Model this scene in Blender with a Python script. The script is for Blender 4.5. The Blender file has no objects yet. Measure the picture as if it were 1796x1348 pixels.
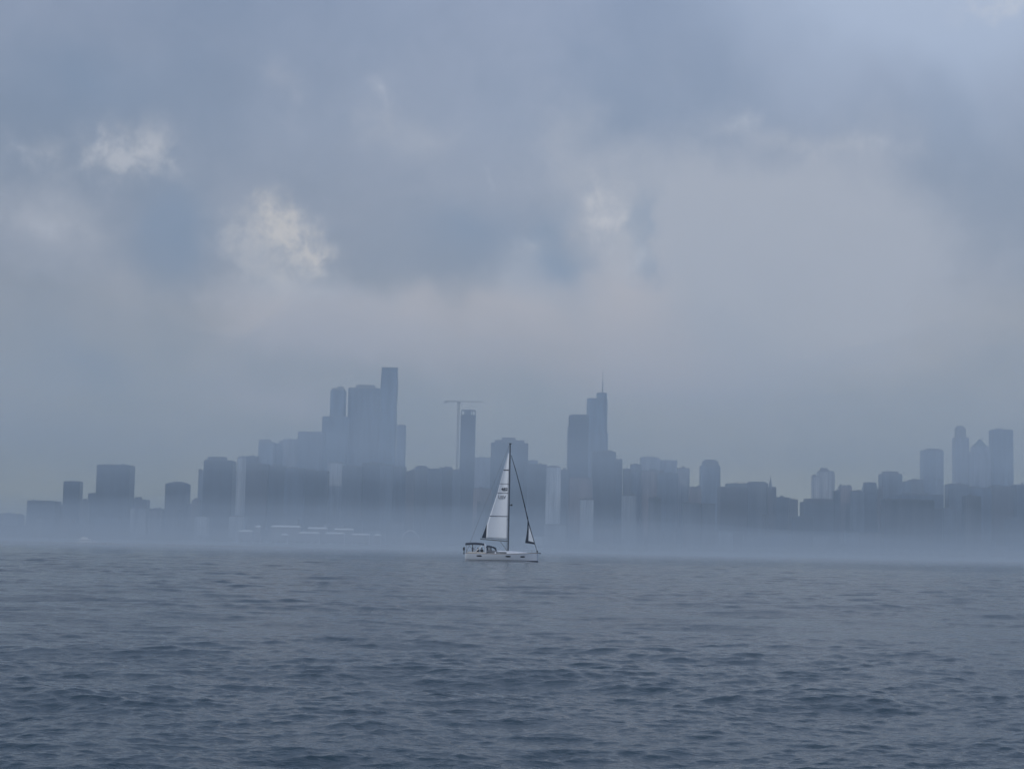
import bpy, bmesh, math, random
import numpy as np
from mathutils import Vector, Matrix, noise as mnoise

random.seed(7)
rng = np.random.default_rng(11)
scn = bpy.context.scene
COL = scn.collection
R = math.radians

# ------------------------------------------------------------------ camera
F = 3032.0                    # focal length in photograph pixels (1796 wide)
CAM_H = 2.23
PITCH = math.atan(289.0 / F)
ROLL = R(1.16)
fwd = Vector((0, math.cos(PITCH), math.sin(PITCH)))
up0 = Vector((0, -math.sin(PITCH), math.cos(PITCH)))
rt0 = Vector((1, 0, 0))
rt = rt0 * math.cos(ROLL) + up0 * math.sin(ROLL)
up = up0 * math.cos(ROLL) - rt0 * math.sin(ROLL)
CAM = Vector((0, 0, CAM_H))
cd = bpy.data.cameras.new('camera')
cd.sensor_fit = 'HORIZONTAL'; cd.sensor_width = 36.0
cd.lens = 36.0 * F / 1796.0
cd.clip_start = 0.1; cd.clip_end = 30000
cam = bpy.data.objects.new('camera', cd); COL.objects.link(cam)
m = Matrix((rt, up, -fwd)).transposed().to_4x4(); m.translation = CAM
cam.matrix_world = m
scn.camera = cam

def ray(px, py):
    return (fwd + rt * ((px - 898) / F) + up * ((674 - py) / F))
def at(px, py, Y):
    d = ray(px, py); return CAM + d * (Y / d.y)
def on_water(px, py):
    d = ray(px, py); return CAM + d * (-CAM.z / d.z)

# ------------------------------------------------------------------ node helpers
class NT:
    def __init__(s, tree):
        s.t = tree; s.n = tree.nodes; s.l = tree.links
    def new(s, typ, **kw):
        n = s.n.new(typ)
        for k, v in kw.items(): setattr(n, k, v)
        return n
    def put(s, sock, v):
        if isinstance(v, bpy.types.NodeSocket): s.l.new(v, sock)
        elif v is not None: sock.default_value = v
    def math(s, op, a, b=None, c=None, clamp=False):
        n = s.new('ShaderNodeMath', operation=op); n.use_clamp = clamp
        s.put(n.inputs[0], a)
        if b is not None: s.put(n.inputs[1], b)
        if c is not None: s.put(n.inputs[2], c)
        return n.outputs[0]
    def vmath(s, op, a, b=None, scale=None):
        n = s.new('ShaderNodeVectorMath', operation=op)
        s.put(n.inputs[0], a)
        if b is not None: s.put(n.inputs[1], b)
        if scale is not None: s.put(n.inputs['Scale'], scale)
        return n.outputs['Value'] if op in ('DOT_PRODUCT', 'LENGTH') else n.outputs[0]
    def mix(s, fac, a, b, blend='MIX'):
        n = s.new('ShaderNodeMix', data_type='RGBA', blend_type=blend)
        s.put(n.inputs[0], fac); s.put(n.inputs[6], a); s.put(n.inputs[7], b)
        return n.outputs[2]
    def noise(s, vec, scale, detail=4, rough=0.5, dist=0.0, color=False):
        n = s.new('ShaderNodeTexNoise')
        s.put(n.inputs['Vector'], vec); n.inputs['Scale'].default_value = scale
        n.inputs['Detail'].default_value = detail; n.inputs['Roughness'].default_value = rough
        n.inputs['Distortion'].default_value = dist
        return n.outputs['Color'] if color else n.outputs[0]
    def smooth(s, v, a, b, to0=0.0, to1=1.0):
        n = s.new('ShaderNodeMapRange', interpolation_type='SMOOTHSTEP')
        s.put(n.inputs[0], v)
        n.inputs[1].default_value = a; n.inputs[2].default_value = b
        n.inputs[3].default_value = to0; n.inputs[4].default_value = to1
        return n.outputs[0]

def lin(r, g, b):
    f = lambda c: (c / 255 / 12.92) if c <= 10 else ((c / 255 + 0.055) / 1.055) ** 2.4
    return (f(r), f(g), f(b), 1.0)

def material(name):
    mt = bpy.data.materials.new(name); mt.use_nodes = True
    return mt, NT(mt.node_tree), mt.node_tree.nodes['Principled BSDF']

def simple(name, col, rough=0.5, metal=0.0, spec=0.5, var=0.08, vscale=3.0):
    mt, nt, b = material(name)
    tc = nt.new('ShaderNodeTexCoord')
    n = nt.noise(tc.outputs['Object'], vscale, 5, 0.6)
    c0 = tuple(max(0, c * (1 - var)) for c in col[:3]) + (1,)
    c1 = tuple(min(1, c * (1 + var)) for c in col[:3]) + (1,)
    nt.put(b.inputs['Base Color'], nt.mix(n, c0, c1))
    b.inputs['Roughness'].default_value = rough; b.inputs['Metallic'].default_value = metal
    b.inputs['Specular IOR Level'].default_value = spec
    return mt

FAR_NAMES = ('sky_tinted_glass_facade', 'sky_tinted_steel_facade', 'haze_tinted_stone_facade')
def facade(name, wall, glass, bw=3.2, rh=3.7, mortar=0.55, rough=0.5):
    """walls with rows of windows, in metres of the object's own space"""
    mt, nt, b = material(name)
    tc = nt.new('ShaderNodeTexCoord')
    sp = nt.new('ShaderNodeSeparateXYZ'); nt.l.new(tc.outputs['Object'], sp.inputs[0])
    cb = nt.new('ShaderNodeCombineXYZ')
    nt.put(cb.inputs[0], nt.math('ADD', sp.outputs[0], sp.outputs[1])); nt.put(cb.inputs[1], sp.outputs[2])
    br = nt.new('ShaderNodeTexBrick'); br.offset = 0.0; br.squash = 1.0
    nt.l.new(cb.outputs[0], br.inputs['Vector'])
    g2 = tuple(c * 1.7 for c in glass[:3]) + (1,)
    br.inputs['Color1'].default_value = glass; br.inputs['Color2'].default_value = g2
    br.inputs['Mortar'].default_value = wall
    br.inputs['Scale'].default_value = 1.0; br.inputs['Mortar Size'].default_value = mortar
    br.inputs['Brick Width'].default_value = bw; br.inputs['Row Height'].default_value = rh
    mp = nt.new('ShaderNodeMapping'); nt.l.new(cb.outputs[0], mp.inputs[0]); mp.inputs['Scale'].default_value = (0.11, 0.012, 1)
    oi = nt.new('ShaderNodeObjectInfo')
    off = nt.vmath('ADD', mp.outputs[0], nt.vmath('SCALE', oi.outputs['Location'], scale=0.137))
    n = nt.smooth(nt.noise(off, 1.0, 3, 0.6), 0.3, 0.7)
    dirt = nt.mix(n, (0.5, 0.52, 0.55, 1), (1.4, 1.36, 1.32, 1))
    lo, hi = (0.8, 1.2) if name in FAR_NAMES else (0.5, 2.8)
    own = nt.mix(nt.math('POWER', oi.outputs['Random'], 2.2), (lo, lo * 1.02, lo * 1.05, 1), (hi, hi * 0.985, hi * 0.97, 1))
    nt.put(b.inputs['Base Color'], nt.mix(1.0, nt.mix(1.0, br.outputs['Color'], dirt, 'MULTIPLY'), own, 'MULTIPLY'))
    b.inputs['Roughness'].default_value = rough
    b.inputs['Specular IOR Level'].default_value = 0.3
    return mt

M = {
    'glass': facade('dark_glass_facade', (0.045, 0.06, 0.08, 1), (0.018, 0.028, 0.045, 1), 1.6, 3.9, 0.22, 0.35),
    'steel': facade('steel_facade', (0.07, 0.085, 0.105, 1), (0.02, 0.03, 0.045, 1), 2.4, 3.7, 0.5),
    'stone': facade('stone_facade', (0.18, 0.185, 0.19, 1), (0.03, 0.038, 0.05, 1), 3.0, 3.6, 0.8),
    'brick': facade('brick_facade', (0.10, 0.08, 0.075, 1), (0.025, 0.03, 0.04, 1), 3.0, 3.4, 0.9),
    'pale': facade('pale_facade', (0.25, 0.27, 0.29, 1), (0.07, 0.09, 0.11, 1), 3.4, 3.3, 1.1),
    'glass_far': facade('sky_tinted_glass_facade', (0.15, 0.20, 0.27, 1), (0.09, 0.14, 0.20, 1), 1.6, 3.9, 0.3, 0.35),  # far copies: reflected sky and haze are mixed into these colours
    'steel_far': facade('sky_tinted_steel_facade', (0.175, 0.215, 0.27, 1), (0.09, 0.125, 0.185, 1), 2.4, 3.7, 0.7),
    'stone_far': facade('haze_tinted_stone_facade', (0.28, 0.30, 0.34, 1), (0.09, 0.125, 0.19, 1), 3.0, 3.6, 1.0),
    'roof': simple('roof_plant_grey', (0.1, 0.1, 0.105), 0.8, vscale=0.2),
    'roofpale': simple('white_roof_sheet', (0.8, 0.81, 0.82), 0.6, vscale=0.3),
    'shedwall': simple('shed_wall', (0.34, 0.36, 0.39), 0.8, vscale=0.2),
    'mast': simple('antenna_steel', (0.12, 0.12, 0.13), 0.5, 0.5),
    'crane': simple('crane_steel', (0.16, 0.15, 0.13), 0.6),
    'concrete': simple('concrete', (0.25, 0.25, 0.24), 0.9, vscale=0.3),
    'land': simple('paved_land', (0.09, 0.1, 0.085), 0.95, vscale=0.02, var=0.4),
    'leaf': simple('far_foliage', (0.05, 0.07, 0.035), 0.9, var=0.5, vscale=0.3),
    'copper': simple('green_copper', (0.11, 0.15, 0.14), 0.7),
}

# ------------------------------------------------------------------ object helpers
def empty(name, loc, rz=0.0):
    o = bpy.data.objects.new(name, None); COL.objects.link(o)
    o.location = loc; o.rotation_euler = (0, 0, rz); o.empty_display_size = 0.5
    return o
def tag(o, label, cat, group=None, kind=None):
    if label: o['label'] = label
    if cat: o['category'] = cat
    if group: o['group'] = group
    if kind: o['kind'] = kind
    return o
def link_bm(bm, name, mat, parent=None, smooth=False):
    me = bpy.data.meshes.new(name)
    bmesh.ops.recalc_face_normals(bm, faces=bm.faces)
    bm.to_mesh(me); bm.free()
    if smooth:
        me.polygons.foreach_set('use_smooth', [True] * len(me.polygons))
    if mat: me.materials.append(mat)
    o = bpy.data.objects.new(name, me); COL.objects.link(o)
    if parent: o.parent = parent
    return o
def box(bm, x0, x1, y0, y1, z0, z1, taper=1.0, bevel=0.0):
    cx, cy = (x0 + x1) / 2, (y0 + y1) / 2
    v = []
    for z, k in ((z0, 1.0), (z1, taper)):
        for x, y in ((x0, y0), (x1, y0), (x1, y1), (x0, y1)):
            v.append(bm.verts.new((cx + (x - cx) * k, cy + (y - cy) * k, z)))
    fs = [(3, 2, 1, 0), (4, 5, 6, 7), (0, 1, 5, 4), (1, 2, 6, 5), (2, 3, 7, 6), (3, 0, 4, 7)]
    for f in fs: bm.faces.new([v[i] for i in f])
def prism(bm, pts, z0, z1, scale_top=1.0, cx=0.0, cy=0.0):
    a = [bm.verts.new((x, y, z0)) for x, y in pts]
    b = [bm.verts.new((cx + (x - cx) * scale_top, cy + (y - cy) * scale_top, z1)) for x, y in pts]
    n = len(pts)
    bm.faces.new(list(reversed(a))); bm.faces.new(b)
    for i in range(n): bm.faces.new((a[i], a[(i + 1) % n], b[(i + 1) % n], b[i]))
def tube(bm, p, q, r0, r1=None, n=8):
    r1 = r0 if r1 is None else r1
    p, q = Vector(p), Vector(q); d = (q - p).normalized()
    a = d.orthogonal().normalized(); b = d.cross(a)
    A, B = [], []
    for i in range(n):
        t = 2 * math.pi * i / n; o = a * math.cos(t) + b * math.sin(t)
        A.append(bm.verts.new(p + o * r0)); B.append(bm.verts.new(q + o * r1))
    for i in range(n): bm.faces.new((A[i], A[(i + 1) % n], B[(i + 1) % n], B[i]))
    bm.faces.new(list(reversed(A))); bm.faces.new(B)
def polytube(bm, pts, r, n=8):
    for i in range(len(pts) - 1): tube(bm, pts[i], pts[i + 1], r, r, n)
def chamfered(w, d, c):
    a, b = w / 2, d / 2
    return [(-a + c, -b), (a - c, -b), (a, -b + c), (a, b - c), (a - c, b), (-a + c, b), (-a, b - c), (-a, -b + c)]

# ------------------------------------------------------------------ world: sky and cloud deck
w = bpy.data.worlds.new('World'); scn.world = w; w.use_nodes = True
nt = NT(w.node_tree)
bg = nt.n['Background']
SUN_DIR = Vector((-0.62, -0.62, 0.60)).normalized()
SUN_EL = math.asin(SUN_DIR.z); SUN_AZ = math.atan2(SUN_DIR.x, SUN_DIR.y)
sky = nt.new('ShaderNodeTexSky', sky_type='NISHITA')
sky.sun_disc = False; sky.sun_elevation = SUN_EL; sky.sun_rotation = SUN_AZ
sky.air_density = 1.0; sky.dust_density = 2.0
tc = nt.new('ShaderNodeTexCoord')
D = tc.outputs['Generated']
# ragged edges: the direction is pushed about by noise before the cloud shapes are read
def warp(scale, amp, det):
    n = nt.noise(D, scale, det, 0.55, color=True)
    c = nt.vmath('SUBTRACT', n, (0.5, 0.5, 0.5))
    return nt.vmath('SCALE', c, scale=amp)
W1 = nt.vmath('ADD', D, warp(9.0, 0.075, 3))
W2 = nt.vmath('ADD', nt.vmath('ADD', D, warp(13.0, 0.028, 4)), warp(52.0, 0.026, 6))
def flat2(v):
    sp = nt.new('ShaderNodeSeparateXYZ'); nt.l.new(v, sp.inputs[0])
    cb = nt.new('ShaderNodeCombineXYZ')
    nt.put(cb.inputs[0], sp.outputs[0]); nt.put(cb.inputs[1], sp.outputs[2])
    return cb.outputs[0]
SOFT, RAG = flat2(W1), flat2(W2)
def blob(coords, px, py, rx, ry, ang=0.0, weight=1.0, quad=True):
    d = ray(px, py).normalized()
    mp = nt.new('ShaderNodeMapping', vector_type='TEXTURE')
    nt.l.new(coords, mp.inputs['Vector'])
    mp.inputs['Location'].default_value = (d.x, d.z, 0)
    mp.inputs['Rotation'].default_value = (0, 0, R(-ang))
    mp.inputs['Scale'].default_value = (rx / F, ry / F, 1)
    g = nt.new('ShaderNodeTexGradient', gradient_type='QUADRATIC_SPHERE' if quad else 'SPHERICAL')
    nt.l.new(mp.outputs[0], g.inputs[0])
    return nt.math('MULTIPLY', g.outputs[1], weight)
def total(items):
    r = items[0]
    for i in items[1:]: r = nt.math('ADD', r, i)
    return r
sep = nt.new('ShaderNodeSeparateXYZ'); nt.l.new(D, sep.inputs[0])
ramp = nt.new('ShaderNodeValToRGB')
nt.put(ramp.inputs[0], sep.outputs[2])
el = ramp.color_ramp.elements
stops = [(0.0, (0.43, 0.43, 0.33)), (0.045, (0.46, 0.46, 0.35)), (0.085, (0.52, 0.51, 0.445)), (0.12, (0.46, 0.46, 0.46)),
         (0.16, (0.375, 0.405, 0.47)), (0.24, (0.31, 0.37, 0.485)), (0.34, (0.32, 0.388, 0.54)),
         (0.6, (0.33, 0.41, 0.58)), (1.0, (0.34, 0.42, 0.58))]
el[0].position = stops[0][0]; el[0].color = stops[0][1] + (1,)
el[1].position = stops[-1][0]; el[1].color = stops[-1][1] + (1,)
for p, c in stops[1:-1]:
    e = el.new(p); e.color = c + (1,)
col = ramp.outputs[0]
# the deck is thinner and brighter towards the right, heavier on the left
side = nt.smooth(sep.outputs[0], -0.32, 0.15)
col = nt.mix(1.0, col, nt.mix(side, (0.87, 0.875, 0.88, 1), (1.07, 1.06, 1.05, 1)), 'MULTIPLY')
# soft billows
bil = nt.noise(W1, 7.5, 8, 0.58)
bil = nt.smooth(bil, 0.32, 0.68)
col = nt.mix(1.0, col, nt.mix(bil, (0.88, 0.905, 0.925, 1), (1.13, 1.09, 1.06, 1)), 'MULTIPLY')
fine = nt.noise(W2, 20.0, 7, 0.60)
col = nt.mix(1.0, col, nt.mix(fine, (0.90, 0.91, 0.92, 1), (1.10, 1.09, 1.08, 1)), 'MULTIPLY')
# pale cumulus masses
mass = total([blob(SOFT, 1400, 470, 520, 430, 10, 1.5), blob(SOFT, 1200, 560, 380, 300, 0, 0.8),
              blob(SOFT, 1010, 290, 330, 230, 20, 0.5), blob(SOFT, 620, 560, 520, 150, 6, 1.0),
              blob(SOFT, 930, 500, 240, 150, 0, 0.7), blob(SOFT, 40, 420, 330, 330, 40, 0.5),
              blob(SOFT, 500, 150, 360, 150, 10, 0.3), blob(SOFT, 720, 230, 190, 200, 0, 0.42)])
mass_n = nt.math('ADD', mass, nt.math('MULTIPLY', nt.math('SUBTRACT', fine, 0.5), 0.65))
col = nt.mix(nt.math('MULTIPLY', nt.smooth(mass_n, 0.15, 0.68), 0.72), col, (0.545, 0.56, 0.61, 1))
# heavier slate patches
dark = total([blob(SOFT, 320, 420, 230, 200, 0, 1.0), blob(SOFT, 830, 410, 290, 210, -12, 0.6),
              blob(SOFT, 990, 480, 190, 120, 20, 0.7), blob(SOFT, 130, 150, 420, 220, 0, 0.5),
              blob(SOFT, 1060, 110, 260, 110, 0, 0.25), blob(SOFT, 120, 640, 420, 170, 0, 0.55)])
col = nt.mix(nt.math('MULTIPLY', nt.smooth(dark, 0.10, 0.75), 0.45), col, (0.21, 0.30, 0.44, 1))
# blush low over the city
blush = total([blob(SOFT, 640, 580, 640, 140, 4, 0.9), blob(SOFT, 480, 705, 260, 100, 10, 0.7), blob(SOFT, 900, 560, 360, 120, 0, 0.6),
               blob(SOFT, 1130, 520, 220, 190, 0, 0.6), blob(SOFT, 1100, 650, 600, 130, 0, 0.6), blob(SOFT, 520, 150, 300, 110, 8, 0.12), blob(SOFT, 60, 430, 360, 190, 30, 0.2)])
blush = nt.math('ADD', blush, nt.math('MULTIPLY', nt.math('SUBTRACT', fine, 0.5), 0.4))
col = nt.mix(nt.math('MULTIPLY', nt.smooth(blush, 0.05, 0.65), 0.60), col, (0.665, 0.60, 0.58, 1))
col = nt.mix(nt.math('MULTIPLY', nt.smooth(total([blob(SOFT, 1640, 30, 620, 260, 8, 1.0)]), 0.0, 0.6), 0.75), col, (0.53, 0.62, 0.79, 1))
# thin places where daylight comes through
def glow(items, lo, hi, amt, c, nz=0.55):
    global col
    t = total(items)
    t = nt.math('MULTIPLY', t, nt.math('ADD', 1.0 - nz, nt.math('MULTIPLY', nt.smooth(rag, 0.28, 0.72), 2 * nz)))
    col = nt.mix(nt.math('MULTIPLY', nt.smooth(t, lo, hi), amt), col, c)
rag = nt.noise(D, 62.0, 7, 0.62, 0.3)
glow([blob(SOFT, 500, 425, 230, 200, 30, 1.0), blob(SOFT, 545, 475, 150, 120, 35, 0.5),
      blob(SOFT, 230, 270, 190, 120, 15, 0.75), blob(SOFT, 1075, 375, 130, 170, 0, 0.75), blob(SOFT, 1160, 430, 110, 200, 0, 0.6),
      blob(SOFT, 672, 180, 150, 160, 0, 0.35), blob(SOFT, 60, 285, 140, 90, 20, 0.5), blob(SOFT, 95, 390, 140, 80, 40, 0.5),
      blob(SOFT, 930, 455, 150, 80, -25, 0.5), blob(SOFT, 1440, 240, 400, 100, 8, 0.5), blob(SOFT, 780, 600, 260, 70, 10, 0.35)], 0.04, 0.9, 0.56, (0.66, 0.655, 0.67, 1), 0.45)
glow([blob(RAG, 510, 395, 140, 90, 42, 0.8), blob(RAG, 545, 445, 140, 72, 50, 0.9), blob(RAG, 462, 375, 120, 80, 0, 0.5), blob(RAG, 480, 450, 170, 120, 20, 0.5)],
     0.10, 1.3, 0.62, (0.88, 0.81, 0.72, 1))
glow([blob(RAG, 195, 255, 120, 70, 32, 0.8), blob(RAG, 212, 288, 74, 100, 0, 0.75), blob(RAG, 290, 280, 150, 62, 24, 0.65)],
     0.10, 1.3, 0.5, (0.74, 0.73, 0.74, 1))
slate = total([blob(RAG, 1135, 400, 70, 150, 8, 0.9), blob(RAG, 985, 410, 90, 130, 0, 0.7), blob(RAG, 1140, 485, 60, 50, 0, 0.6), blob(RAG, 1010, 480, 120, 80, 10, 0.6)])
col = nt.mix(nt.math('MULTIPLY', nt.smooth(nt.math('MULTIPLY', slate, nt.math('ADD', 0.4, rag)), 0.05, 0.6), 0.5), col, (0.265, 0.345, 0.46, 1))
glow([blob(RAG, 1052, 325, 62, 110, -24, 0.8), blob(RAG, 1082, 385, 66, 84, -15, 0.85), blob(RAG, 1058, 425, 50, 80, 20, 0.5), blob(RAG, 1112, 465, 44, 90, 15, 0.55)],
     0.10, 1.2, 0.62, (0.78, 0.76, 0.76, 1))
glow([blob(RAG, 672, 160, 70, 70, 0, 0.45), blob(RAG, 865, 318, 30, 30, 0, 0.5), blob(RAG, 92, 390, 110, 56, 40, 0.5),
      blob(RAG, 64, 272, 100, 60, 20, 0.5), blob(RAG, 1315, 205, 100, 44, -20, 0.45), blob(RAG, 1120, 460, 70, 110, 20, 0.55),
      blob(RAG, 935, 440, 100, 50, -20, 0.45), blob(RAG, 1560, 245, 110, 40, 15, 0.4), blob(RAG, 1750, 5, 190, 60, 0, 0.8)],
     0.06, 1.1, 0.55, (0.74, 0.755, 0.80, 1))
# the Nishita sky shows a little through the whole deck
skyc = nt.vmath('SCALE', sky.outputs[0], scale=1.0)
deck = nt.vmath('SCALE', col, scale=10.0)
nt.put(bg.inputs['Color'], nt.mix(0.95, skyc, deck))
bg.inputs['Strength'].default_value = 0.1

sd = bpy.data.lights.new('sun', 'SUN'); sd.energy = 1.42; sd.angle = R(14); sd.color = (1.0, 0.975, 0.94)
sun = bpy.data.objects.new('sun', sd); COL.objects.link(sun)
sun.rotation_euler = SUN_DIR.to_track_quat('Z', 'Y').to_euler()
sun.location = (0, 0, 50)

# ------------------------------------------------------------------ haze and fog
SHORE = 2350.0
def volume_mat(name, color, density, aniso=0.0):
    mt = bpy.data.materials.new(name); mt.use_nodes = True
    n = NT(mt.node_tree); n.n.remove(n.n['Principled BSDF'])
    out = n.n['Material Output']
    pv = n.new('ShaderNodeVolumePrincipled')
    pv.inputs['Color'].default_value = color
    pv.inputs['Density'].default_value = density
    pv.inputs['Anisotropy'].default_value = aniso
    n.l.new(pv.outputs[0], out.inputs['Volume'])
    return mt
bm = bmesh.new(); box(bm, -4600, 4600, -4600, 4450, -3.0, 405)
tag(link_bm(bm, 'haze', volume_mat('haze_air', (0.61, 0.755, 0.90, 1), 0.00026)), 'pale blue haze over the lake and city', 'haze', kind='stuff')

def fog_bank(name, label, y0, y1, prof, xr, mat, seed, lump=0.25, nx=90, ny=36, x_mod=None, under=None, wide=0.9):
    """one closed rolling bank of fog; prof(t) is its height across, t = 0..1"""
    bm = bmesh.new(); top, bot = [], []
    for j in range(ny + 1):
        t = j / ny; rt_, rb_ = [], []
        for i in range(nx + 1):
            s = i / nx; x = -xr + 2 * xr * s; y = y0 + (y1 - y0) * t
            edge = min(1.0, 6 * s, 6 * (1 - s))
            k = 1 + lump * (mnoise.fractal(Vector((x * 0.0038, y * 0.0028, seed)), 1.0, 2.0, 4) + wide * mnoise.noise(Vector((x * 0.0017, y * 0.0004, seed + 5))))
            h = prof(t) * max(0.15, k) * edge
            if x_mod: h *= x_mod(x)
            rt_.append(bm.verts.new((x, y, -0.4 + max(0.0, h) + 0.02)))
            zb = -0.8 if under is None else under(t) * (0.6 + 0.4 * k) - 0.8
            rb_.append(bm.verts.new((x, y, min(zb, -0.4 + max(0.0, h) - 0.05))))
        top.append(rt_); bot.append(rb_)
    for j in range(ny):
        for i in range(nx):
            bm.faces.new((top[j][i], top[j][i + 1], top[j + 1][i + 1], top[j + 1][i]))
            bm.faces.new((bot[j][i], bot[j + 1][i], bot[j + 1][i + 1], bot[j][i + 1]))
    for i in range(nx):
        bm.faces.new((bot[0][i], bot[0][i + 1], top[0][i + 1], top[0][i]))
        bm.faces.new((bot[ny][i + 1], bot[ny][i], top[ny][i], top[ny][i + 1]))
    for j in range(ny):
        bm.faces.new((bot[j + 1][0], bot[j][0], top[j][0], top[j + 1][0]))
        bm.faces.new((bot[j][nx], bot[j + 1][nx], top[j + 1][nx], top[j][nx]))
    o = link_bm(bm, name, mat, smooth=True)
    return tag(o, label, 'fog', kind='stuff')
# the bank thickens towards the shore, so that it thins out smoothly upwards
FY0, FY1 = 300.0, 2445.0
def prof_low(t):
    y = FY0 + (FY1 - FY0) * t
    return max(0.0, y * 0.052 * (1 - max(0.0, (FY1 - y) / (FY1 - FY0)) ** (1 / 2.6)))
fog_bank('fog', 'low pale fog bank lying on the water in front of the city', FY0, FY1, prof_low, 1500,
         volume_mat('fog_air', (0.785, 0.865, 0.945, 1), 0.00135), 3.1, lump=0.15, nx=130, ny=44, wide=3.0)
def prof_sea(t):
    return 0 if t <= 0 or t >= 1 else 4.5 * min(1.0, (t / 0.35) ** 1.2) * min(1.0, ((1 - t) / 0.1) ** 0.5)
fog_bank('sea_smoke', 'thin sea smoke creeping over the water before the shore', 330.0, 2330.0, prof_sea, 1400,
         volume_mat('sea_smoke_air', (0.76, 0.84, 0.91, 1), 0.0006), 21.3, lump=0.45, nx=120, ny=40)
MY0, MY1 = 1850.0, 2474.0
def prof_mist(t):
    y = MY0 + (MY1 - MY0) * t
    return y * (0.060 + 0.080 * t)
def base_mist(t):
    y = MY0 + (MY1 - MY0) * t
    return y * (0.057 - 0.029 * t)
fog_bank('mist', 'thin mist layer hanging in front of the taller towers', MY0, MY1, prof_mist, 1700,
         volume_mat('mist_air', (0.80, 0.88, 0.96, 1), 0.0014), 8.7, lump=0.2, under=base_mist)

# ------------------------------------------------------------------ water
def build_water():
    rows = [0.6, 1.5, 3, 4.5, 6, 7]
    r = 8.0
    while r < 4300:
        rows.append(r)
        r += max(0.035, 0.0022 * r) if r < 300 else (0.0075 * r if r < 2600 else 0.05 * r)
    rows = np.array(rows)
    a_in = np.radians(np.arange(-21.0, 21.0001, 0.048))
    a_l = np.radians(np.concatenate([np.linspace(-180, -60, 9)[:-1], np.linspace(-60, -21, 14)[:-1]]))
    ang = np.concatenate([a_l, a_in, -a_l[::-1][:-1]])     # last column joins the first
    nr, na = len(rows), len(ang)
    X = (rows[:, None] * np.sin(ang)[None, :]); Y = (rows[:, None] * np.cos(ang)[None, :])
    dr = np.gradient(rows)
    cell = np.maximum(dr, rows * math.radians(0.048))
    n = 220
    # short-crested wind chop: about the same steepness in every octave of wavelength
    lam = np.exp(rng.uniform(math.log(0.13), math.log(11.0), n))
    th = np.radians(-94 + rng.normal(0, 1, n) * np.where(lam < 2.0, 40.0, 32.0))
    ph = rng.uniform(0, 2 * np.pi, n)
    k = 2 * np.pi / lam
    slope = np.where(lam < 0.7, 0.0190, np.where(lam < 2.0, 0.0130, np.where(lam < 4.0, 0.0085, 0.0105)))
    slope *= rng.uniform(0.6, 1.3, n)
    amp = slope / k
    # gusts: the chop is livelier in some places than in others
    g = np.zeros_like(X)
    for _ in range(9):
        L = rng.uniform(18, 90); t = rng.uniform(0, np.pi); p = rng.uniform(0, 6.28)
        g += np.sin((X * np.cos(t) / L + Y * np.sin(t) / (L * 1.6)) * 2 * np.pi + p)
    gust = 1.0 + 0.34 * np.clip(g / 3.0, -1.5, 1.5)
    Z = np.zeros_like(X); DX = np.zeros_like(X); DY = np.zeros_like(X)
    for i in range(n):
        wgt = np.clip(lam[i] / (2.4 * cell) - 0.7, 0, 1)
        m_ = wgt > 0
        if not m_.any(): continue
        cx, sx = math.cos(th[i]), math.sin(th[i])
        P = k[i] * (cx * X[m_] + sx * Y[m_]) + ph[i]
        A = amp[i] * wgt[m_][:, None] * (gust[m_] if lam[i] < 4 else 1.0)
        Z[m_] += A * np.cos(P)
        sn = A * np.sin(P) * 1.05
        DX[m_] -= cx * sn; DY[m_] -= sx * sn
    X = X + DX; Y = Y + DY
    co = np.stack([X, Y, Z], -1).astype(np.float32).reshape(-1, 3)
    co = np.concatenate([co, np.array([[0, 0, 0]], np.float32)])
    idx = np.arange(nr * na).reshape(nr, na)
    a = idx[:-1, :]; b = idx[1:, :]
    a2 = np.roll(a, -1, 1); b2 = np.roll(b, -1, 1)
    quads = np.stack([a, a2, b2, b], -1).reshape(-1, 4)[:, ::-1]
    tris = np.stack([np.full(na, nr * na), np.roll(idx[0], -1), idx[0]], -1)[:, ::-1]
    nv, nq, ntr = len(co), len(quads), len(tris)
    me = bpy.data.meshes.new('water')
    me.vertices.add(nv); me.vertices.foreach_set('co', co.ravel())
    loops = np.concatenate([quads.ravel(), tris.ravel()]).astype(np.int32)
    me.loops.add(len(loops)); me.loops.foreach_set('vertex_index', loops)
    me.polygons.add(nq + ntr)
    st = np.concatenate([np.arange(nq) * 4, nq * 4 + np.arange(ntr) * 3]).astype(np.int32)
    me.polygons.foreach_set('loop_start', st)
    me.update(calc_edges=True)
    me.polygons.foreach_set('use_smooth', np.ones(nq + ntr, bool))
    # make sure the faces look up
    if me.polygons[nq // 2].normal.z < 0: me.flip_normals()
    o = bpy.data.objects.new('water', me); COL.objects.link(o)
    tag(o, 'dark blue-grey choppy lake water', 'water', kind='structure')
    mt, n_, b_ = material('lake_water')
    tc_ = n_.new('ShaderNodeTexCoord')
    mp = n_.new('ShaderNodeMapping'); n_.l.new(tc_.outputs['Object'], mp.inputs[0])
    mp.inputs['Scale'].default_value = (0.75, 1.0, 1.0); mp.inputs['Rotation'].default_value = (0, 0, R(6))
    v = mp.outputs[0]
    h1 = n_.noise(v, 4.6, 4, 0.55, 0.4)
    h2 = n_.noise(v, 17.0, 3, 0.5, 0.2)
    bump = n_.new('ShaderNodeBump'); bump.inputs['Strength'].default_value = 1.0; bump.inputs['Distance'].default_value = 1.0
    hh = n_.math('ADD', n_.math('MULTIPLY', h1, 0.027), n_.math('MULTIPLY', h2, 0.0105))
    n_.put(bump.inputs['Height'], hh)
    n_.l.new(bump.outputs[0], b_.inputs['Normal'])
    big = n_.noise(tc_.outputs['Object'], 0.012, 4, 0.6)
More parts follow.
